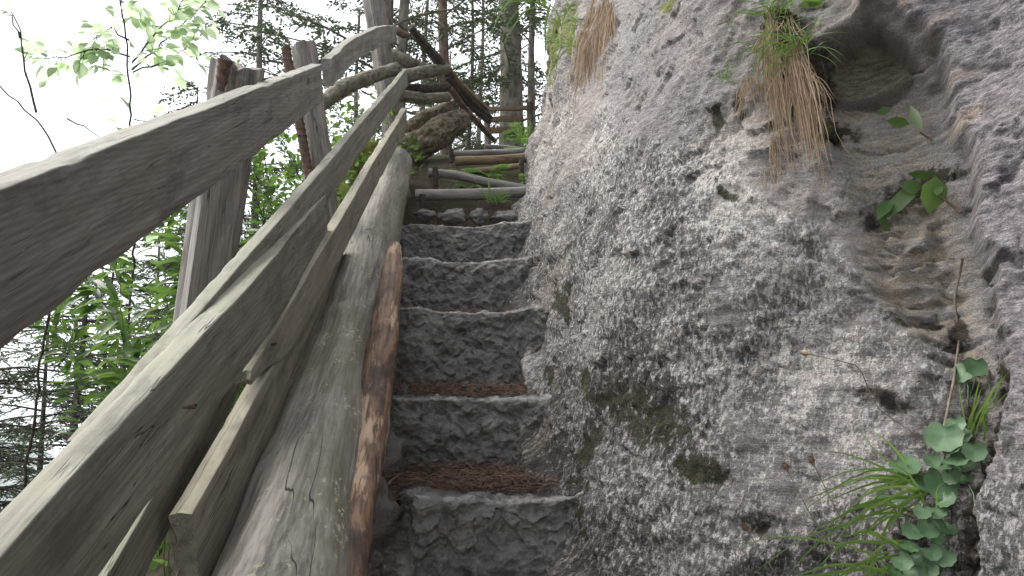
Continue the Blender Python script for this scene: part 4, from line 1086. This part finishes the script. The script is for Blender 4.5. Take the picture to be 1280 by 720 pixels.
for k, (x, y, r_, lb) in enumerate([(532, 262, .045, 'flat stone at the left above the topmost carved step'), (566, 264, .05, 'broad stone in the middle above the topmost carved step'), (598, 262, .04, 'rounded stone under the lowest timber, right of the broad one'), (634, 262, .06, 'big stone against the cliff foot under the lowest timber')]):
    stone(at(x, y+3, 3.74)+np.array([0, .02*k, -.015]), (r_*(1.2+.3*(k % 2)), r_*.9, r_*(.6+.2*(k % 3))), 23+3*k, lb)

# ------------------------------------------------------------------ plants on the cliff
def blade_tuft(name, label, cat, roots, mat, n, ln, wd, seed, dirf, grav=.6, nseg=9, group=None, mat2=None):
    rg = np.random.default_rng(seed); m = MB()
    base = np.array(roots[0])
    for i in range(n):
        p = np.array(roots[rg.integers(len(roots))])+rg.normal(size=3)*.008
        d = dirf(rg); d = d/np.linalg.norm(d); L = ln*rg.uniform(.5, 1.15); s = np.linspace(0, 1, nseg)
        step = L/(nseg-1); pts = [p]; v = d.copy()
        cur = rg.normal(size=3)*.55
        for j in range(nseg-1):
            v = v+np.array([0, 0, -grav])*(step/ln)*rg.uniform(.7, 1.5)+cur*.26*math.cos(j*1.1+i); v /= np.linalg.norm(v)
            pts.append(pts[-1]+v*step)
        m.ribbon(pts, wd*rg.uniform(.6, 1.2)*(1-.9*s**2.2)*(0.55+.45*np.minimum(1, s*5)))
    o = m.build(name, mat, None, base=base, smooth=True, label=label, cat=cat, group=group)
    return o
def hp(x, y, off=.0):
    l, n = hit(x, y); return l+n*off
# hanging dry tuft (top centre right)
rt = [hp(x, y, .02) for x, y in [(965, 20), (978, 35), (990, 50), (1000, 62), (1010, 70), (972, 60), (985, 80), (960, 45), (1003, 90)]]
tuft = thing('hanging_grass', rt[4], 'big tuft of dry straw hanging from a ledge beside the hollow, green blades on top', 'grass')
def sub(o, parent):
    M = WM[o.name]; o.parent = parent; o.matrix_basis = WM[parent.name].inverted() @ M
    for k in ('label', 'category', 'group'):
        if k in o: del o[k]
    return o
rg0 = np.random.default_rng(9)
def down(rg): return np.array([rg.normal()*.035-.0, -.22+rg.normal()*.10, -1+rg.normal()*.08])
o = blade_tuft('dry_straw', 'x', 'x', rt, M_DRY, 300, .31, .0024, 601, down, .5); sub(o, tuft)
o = blade_tuft('dry_straw', 'x', 'x', rt+rt[5:], M_DRY, 260, .17, .0022, 611, lambda rg: np.array([rg.normal()*.22, -.3+rg.normal()*.2, -1+rg.normal()*.3]), .7); sub(o, tuft)
def upl(rg): return np.array([rg.normal()*.6-.45, -.65+rg.normal()*.25, .35+rg.random()*.5])
o = blade_tuft('green_blades', 'x', 'x', rt[:5]+rt[5:6], M_GRASS, 105, .15, .0036, 602, upl, 1.5); sub(o, tuft)
m = MB(); 
for (x, y, r_) in [(985, 60, .04), (1000, 95, .045), (1010, 130, .035), (975, 30, .035), (1030, 165, .03)]:
    c = hp(x, y, -.01); th = np.linspace(0, 2*math.pi, 25)[:-1]; ph = np.linspace(-math.pi/2, math.pi/2, 14)
    U = np.stack([np.outer(np.cos(ph), np.cos(th)), np.outer(np.cos(ph), np.sin(th)), np.outer(np.sin(ph), np.ones(24))], -1)
    m.grid(c+U*r_*(1+.6*fbm(U+x, 2.2, 4, 3))[..., None], wrap_v=True)
m.build('root_clod', M_SOIL, tuft, base=hp(1000, 95))
# dry brown tufts around the ledge
blade_tuft('dry_grass_tuft', 'thin brown straw streaming from the cliff top above the upper steps', 'grass', [hp(x, y, .01) for x, y in [(745, 2), (752, 8), (760, 0), (765, 6), (740, 20), (735, 40)]], M_DRY, 240, .42, .0045, 603, lambda rg: np.array([rg.normal()*.10-.10, -.25+rg.normal()*.12, -1]), .3)
blade_tuft('dry_grass_tuft', 'short dry straw left of the hanging tuft, in a small hollow', 'grass', [hp(x, y, .006) for x, y in [(935, 105), (928, 118), (940, 98)]], M_DRY, 60, .09, .0022, 604, lambda rg: np.array([rg.normal()*.3-.2, -.5, -1+rg.normal()*.3]), .6)
blade_tuft('dry_grass_tuft', 'few loose straws trailing below the hanging tuft', 'grass', [hp(x, y, .006) for x, y in [(962, 170), (965, 185), (958, 210), (955, 225)]], M_DRY, 36, .12, .0020, 614, lambda rg: np.array([rg.normal()*.25, -.3, -1]), .6)
blade_tuft('grass_tuft', 'green grass at the far left top of the cliff beside the conifer', 'grass', [hp(x, y, .01) for x, y in [(690, 10), (700, 30), (705, 60), (695, 45), (712, 15), (722, 30), (718, 60), (684, 5)]], M_GRASS, 85, .20, .005, 605, lambda rg: np.array([rg.normal()*.5-.35, -.5, .5+rg.normal()*.5]), 1.9)
blade_tuft('grass_tuft', 'small sparse green tuft on the pale rock left of the hanging straw', 'grass', [hp(x, y, .006) for x, y in [(905, 98), (912, 92), (900, 102)]], M_GRASS, 40, .06, .002, 606, lambda rg: np.array([rg.normal()*.6, -.6, .3]), 1.2)
blade_tuft('grass_tuft', 'long bright blades arching left from the crack at the lower right', 'grass', [hp(x, y, .012) for x, y in [(1150, 600), (1160, 620), (1140, 640), (1155, 650), (1125, 690), (1110, 715), (1150, 590)]], M_GRASS, 42, .30, .0050, 607, lambda rg: np.array([-1+rg.normal()*.35, -.55+rg.normal()*.2, .25+rg.normal()*.35]), .65)
blade_tuft('grass_tuft', 'upright bright blades above the heart shaped leaves', 'grass', [hp(x, y, .012) for x, y in [(1212, 545), (1216, 548), (1208, 540)]], M_GRASS, 11, .13, .0048, 608, lambda rg: np.array([rg.normal()*.12+.02, -.35, 1]), .9)
for (x, y, lb) in [(620, 247, 'small grass clump before the lowest timber'), (655, 175, 'grassy fern like clump by the cliff foot near the barrier')]:
    b = at(x, y+6, 3.8 if x == 620 else 5.4)
    blade_tuft('grass_tuft', lb, 'grass', [b+np.array([k*.012, 0, 0]) for k in range(-3, 4)], M_GRASS, 40 if x == 620 else 60, .12 if x == 620 else .22, .005 if x == 620 else .007, 610+x, lambda rg: np.array([rg.normal()*.5, rg.normal()*.4-.2, 1]), 1.0)
# ferns
def fern(b, n, L, seed, lb, az0=None):
    rg = np.random.default_rng(seed); m = MB(); bb, bd, bl = [], [], []
    for i in range(n):
        az = rg.uniform(0, 6.28) if az0 is None else az0+rg.normal()*.7
        l = L*rg.uniform(.7, 1.1); s = np.linspace(0, 1, 16)[:, None]
        C = b+np.array([math.cos(az), math.sin(az), 0])*l*s*.85+np.array([0, 0, 1])*l*(.75*s-.65*s*s)
        m.tube(C, np.linspace(.003, .001, 16), 4, cap=False)
        sd = np.array([-math.sin(az), math.cos(az), 0])
        for j in range(2, 16):
            for sg in (1, -1):
                bb.append(C[j]); bd.append(sd*sg+np.array([math.cos(az), math.sin(az), -.15])*.45+rg.normal(size=3)*.08); bl.append(l*.26*math.sin(math.pi*(.12+.86*j/16))**.8)
    bl = np.array(bl); m.leaves(np.array(bb), unit(np.array(bd)), np.tile([0, 0, 1.0], (len(bb), 1)), bl, bl*.34)
    m.build('fern', M_FERN, None, base=b, smooth=False, label=lb, cat='fern', group='ferns by the timber steps')
fern(at(612, 222, 4.25), 8, .20, 1, 'bright fern sprouting over the thin brown timber')
fern(at(660, 192, 4.9), 9, .28, 2, 'fern standing at the cliff foot beside the upper timbers')
fern(at(585, 236, 3.98), 6, .10, 3, 'tiny fern below the bowed timber')
fern(at(655, 230, 4.2), 6, .14, 4, 'small fern at the cliff foot right of the bowed timber')
fern(at(560, 222, 4.2), 6, .12, 5, 'small fern left of the bowed timber peg')
fern(at(656, 172, 6.2), 9, .28, 6, 'large leafy fern below the plank barrier against the cliff')

# heart leaved plant in the crack
def round_leaf(m, c, n, up, r, rg, cup=.18):
    n = n/np.linalg.norm(n); a = np.cross(n, up); a /= np.linalg.norm(a); b = np.cross(a, n)
    K = 18; rings = []
    for f in (.0, .35, .7, 1.0):
        ring = []
        for k in range(K):
            t_ = k/K*2*math.pi
            rad = f*r*(1+.05*math.cos(t_*9)*f)*(1-.55*math.exp(-((t_-math.pi/2+0)/.32)**2)*f)
            ring.append(c+a*rad*math.cos(t_)+b*rad*math.sin(t_)+n*(cup*r*f*f+.05*r*math.cos(3*t_)*f))
        rings.append(ring)
    m.grid(np.array(rings), wrap_v=True)
heart = [(1219, 458, 13), (1205, 466, 14), (1223, 462, 9), (1180, 546, 21), (1195, 530, 11), (1200, 545, 13), (1218, 563, 13), (1195, 576, 14), (1178, 583, 12), (1205, 583, 12), (1165, 575, 10), (1130, 582, 18), (1175, 605, 20), (1155, 610, 12), (1190, 595, 11), (1112, 626, 15), (1183, 625, 12), (1153, 640, 10), (1160, 660, 13), (1142, 664, 13), (1182, 660, 12), (1170, 672, 9), (1135, 684, 12), (1150, 697, 12), (1180, 695, 13), (1128, 702, 12), (1160, 712, 12), (1190, 560, 12), (1208, 600, 11), (1145, 715, 14), (1172, 640, 11), (1120, 718, 12), (1165, 690, 10)]
hb = hp(1185, 600)
hroot = thing('heart_leaved_plant', hb, 'heart shaped dull green leaves growing in the crack at the lower right', 'plant')
rg = np.random.default_rng(15); sm = MB()
for k, (x, y, r_) in enumerate(heart):
    l, n = hit(x, y); v = unit(-l)
    c = l+v*rg.uniform(.025, .06)
    dd = np.linalg.norm(c); rr = r_/FPX*dd*.88
    nn = unit(v*.75+np.array([0, 0, .55])+rg.normal(size=3)*.28)
    m = MB(); round_leaf(m, c, nn, np.array([rg.normal()*.5, .1, 1.0]), rr, rg)
    m.build('leaf', M_HEART, hroot, base=c)
    root = hp(x+rg.uniform(-10, 16), y+rg.uniform(15, 45))
    sm.tube([root, (root+c)/2+np.array([0, -.008, .004]), c], [.0014, .0012, .0009], 4, cap=False)
sm.build('stem', M_HEART, hroot, base=hb)
# leafy sprigs on the rock
def sprig(stem, leaves, label, seed, ll=.04, lw=.02):
    rg = np.random.default_rng(seed); b = hp(*stem[0]); root = thing('leafy_sprig', b, label, 'plant', 'leafy sprigs on the cliff')
    C = [b]+[hp(x, y, .03) for x, y in stem[1:]]
    m = MB(); m.tube(C, np.linspace(.0028, .0015, len(C)), 6); m.build('stem', M_BARKRED, root, base=b)
    lm = MB(); bb, bd, bl, bw, bn = [], [], [], [], []
    for (x0, y0, x1, y1, wpx) in leaves:
        p, q = hp(x0, y0, .032), hp(x1, y1, .05); bb.append(p); bd.append(q-p); bl.append(np.linalg.norm(q-p)); bw.append(wpx/FPX*np.linalg.norm(p)); bn.append(unit(-p)+rg.normal(size=3)*.25+np.array([0, 0, .3]))
    lm.leaves(np.array(bb), np.array(bd), unit(np.array(bn)), np.array(bl), np.array(bw)*1.2, fold=.12, droop=.05)
    lm.build('leaves', M_BROAD, root, base=b, smooth=True)
sprig([(1200, 265), (1186, 245), (1170, 240)], [(1182, 218, 1146, 214, 10), (1184, 220, 1172, 252, 26), (1168, 236, 1138, 242, 15), (1140, 236, 1104, 258, 16), (1132, 256, 1106, 276, 14), (1112, 280, 1098, 292, 8), (1158, 246, 1128, 256, 11), (1186, 240, 1200, 252, 10)], 'broad leaved sprig with reddish stem growing from the edge of the dark overhang', 21)
sprig([(1165, 175), (1155, 165)], [(1163, 172, 1162, 140, 10), (1150, 160, 1118, 168, 12), (1104, 158, 1090, 146, 14)], 'tiny sprig of three pale leaves in the recess below the hollow', 22)
sprig([(1028, 8), (1032, 2)], [(1030, 10, 1050, -4, 12), (1028, 8, 1006, 2, 10), (1034, 14, 1048, 20, 9), (1022, 6, 1000, 14, 10), (1032, 4, 1038, -16, 10)], 'small broad leaves at the top of the hanging tuft', 23)
# dried flower stalks
GD = 'dried flower stalks in front of the cliff'
for (pts, lb) in [([(1178, 572), (1110, 530), (1060, 480), (1034, 442)], 'dried flower stalk with pale head, highest of the four'), ([(1065, 720), (1020, 650), (978, 580)], 'dried brown flower stalk in the middle, leaning left'), ([(1080, 700), (1045, 640), (1012, 574)], 'dried brown flower stalk just right of the leaning one'), ([(985, 745), (962, 710), (944, 684)], 'dried flower stalk lowest at the bottom border by the pale stone')]:
    C = [hp(x, y, .012+.03*i) for i, (x, y) in enumerate(pts)]; root = thing('dried_flower', C[0], lb, 'flower', GD)
    C = np.array(C); q = np.linspace(0, len(C)-1, 14); P = np.stack([np.interp(q, range(len(C)), C[:, j]) for j in range(3)], -1)
    m = MB(); m.tube(P, np.linspace(.0012, .0009, 14), 5); m.build('stem', M_TWIG, root, base=C[0])
    e = C[-1]; dv = unit(C[-1]-C[-2]); m = MB(); m.tube([e-dv*.002, e+dv*.004, e+dv*.010, e+dv*.015], [.002, .006, .0055, .002], 10, rn=.25, rs=120)
    m.build('flower_head', M_DRY if pts[0][1] < 600 else M_NEEDLE, root, base=e)
# thin root hanging at the right
C = [hp(x, y, .015) for x, y in [(1208, 322), (1200, 380), (1192, 430), (1188, 480), (1180, 530)]]
m = MB(); m.tube(C, [.0022]*5, 6, rn=.3); m.build('dry_vine', M_TWIG, None, base=C[0], label='thin dry vine hanging along the edge of the dark overhang', cat='vine')

# ------------------------------------------------------------------ light and air
hz = bpy.data.materials.new('valley haze'); hz.use_nodes = True; hn = hz.node_tree; hn.nodes.clear()
pv = hn.nodes.new('ShaderNodeVolumePrincipled'); pv.inputs['Color'].default_value = (.86, .92, 1, 1); pv.inputs['Density'].default_value = .0013; pv.inputs['Anisotropy'].default_value = .2
ho = hn.nodes.new('ShaderNodeOutputMaterial'); hn.links.new(pv.outputs[0], ho.inputs['Volume'])
hm = MB(); lo_, hi_ = np.array([-630, -260, -120.0]), np.array([310, 510, 80.0])
hm.add([[x, y, z] for x in (lo_[0], hi_[0]) for y in (lo_[1], hi_[1]) for z in (lo_[2], hi_[2])], np.array([[0, 1, 3, 2], [4, 6, 7, 5], [0, 4, 5, 1], [2, 3, 7, 6], [0, 2, 6, 4], [1, 5, 7, 3]]))
hm.build('haze', hz, None, smooth=False, kind='stuff', label='pale blue haze filling the valley')

w = bpy.data.worlds.new('World'); S.world = w; w.use_nodes = True
nt = w.node_tree; nt.nodes.clear()
sky = nt.nodes.new('ShaderNodeTexSky'); sky.sky_type = 'NISHITA'; sky.sun_disc = False
EL, AZ = R(50), R(-78)           # azimuth from +Y towards +X
sky.sun_elevation = EL; sky.sun_rotation = AZ; sky.air_density = 1.0; sky.dust_density = 4.0; sky.ozone_density = 1.0
mixn = nt.nodes.new('ShaderNodeMix'); mixn.data_type = 'RGBA'; mixn.inputs[0].default_value = .8
nt.links.new(sky.outputs[0], mixn.inputs[6]); mixn.inputs[7].default_value = (9.2, 9.3, 9.5, 1)
bg = nt.nodes.new('ShaderNodeBackground'); bg.inputs[1].default_value = .056
out = nt.nodes.new('ShaderNodeOutputWorld')
nt.links.new(mixn.outputs[2], bg.inputs[0]); nt.links.new(bg.outputs[0], out.inputs[0])
ld = bpy.data.lights.new('sun', 'SUN'); ld.energy = 1.5; ld.angle = R(35); ld.color = (1, .96, .9)
lo = bpy.data.objects.new('sun', ld); COL.objects.link(lo)
dsun = Vector((math.sin(AZ)*math.cos(EL), math.cos(AZ)*math.cos(EL), math.sin(EL)))
lo.rotation_euler = dsun.to_track_quat('Z', 'Y').to_euler(); lo.location = (-3, 0, 8)
S.view_settings.view_transform = 'Standard'; S.view_settings.look = 'None'; S.view_settings.gamma = 1
S.view_settings.use_curve_mapping = False
S.view_settings.exposure = 2.15
S.render.engine = 'CYCLES'
S.cycles.use_denoising = True; S.cycles.denoising_prefilter = 'NONE'
S.cycles.max_bounces = 8; S.cycles.volume_bounces = 1
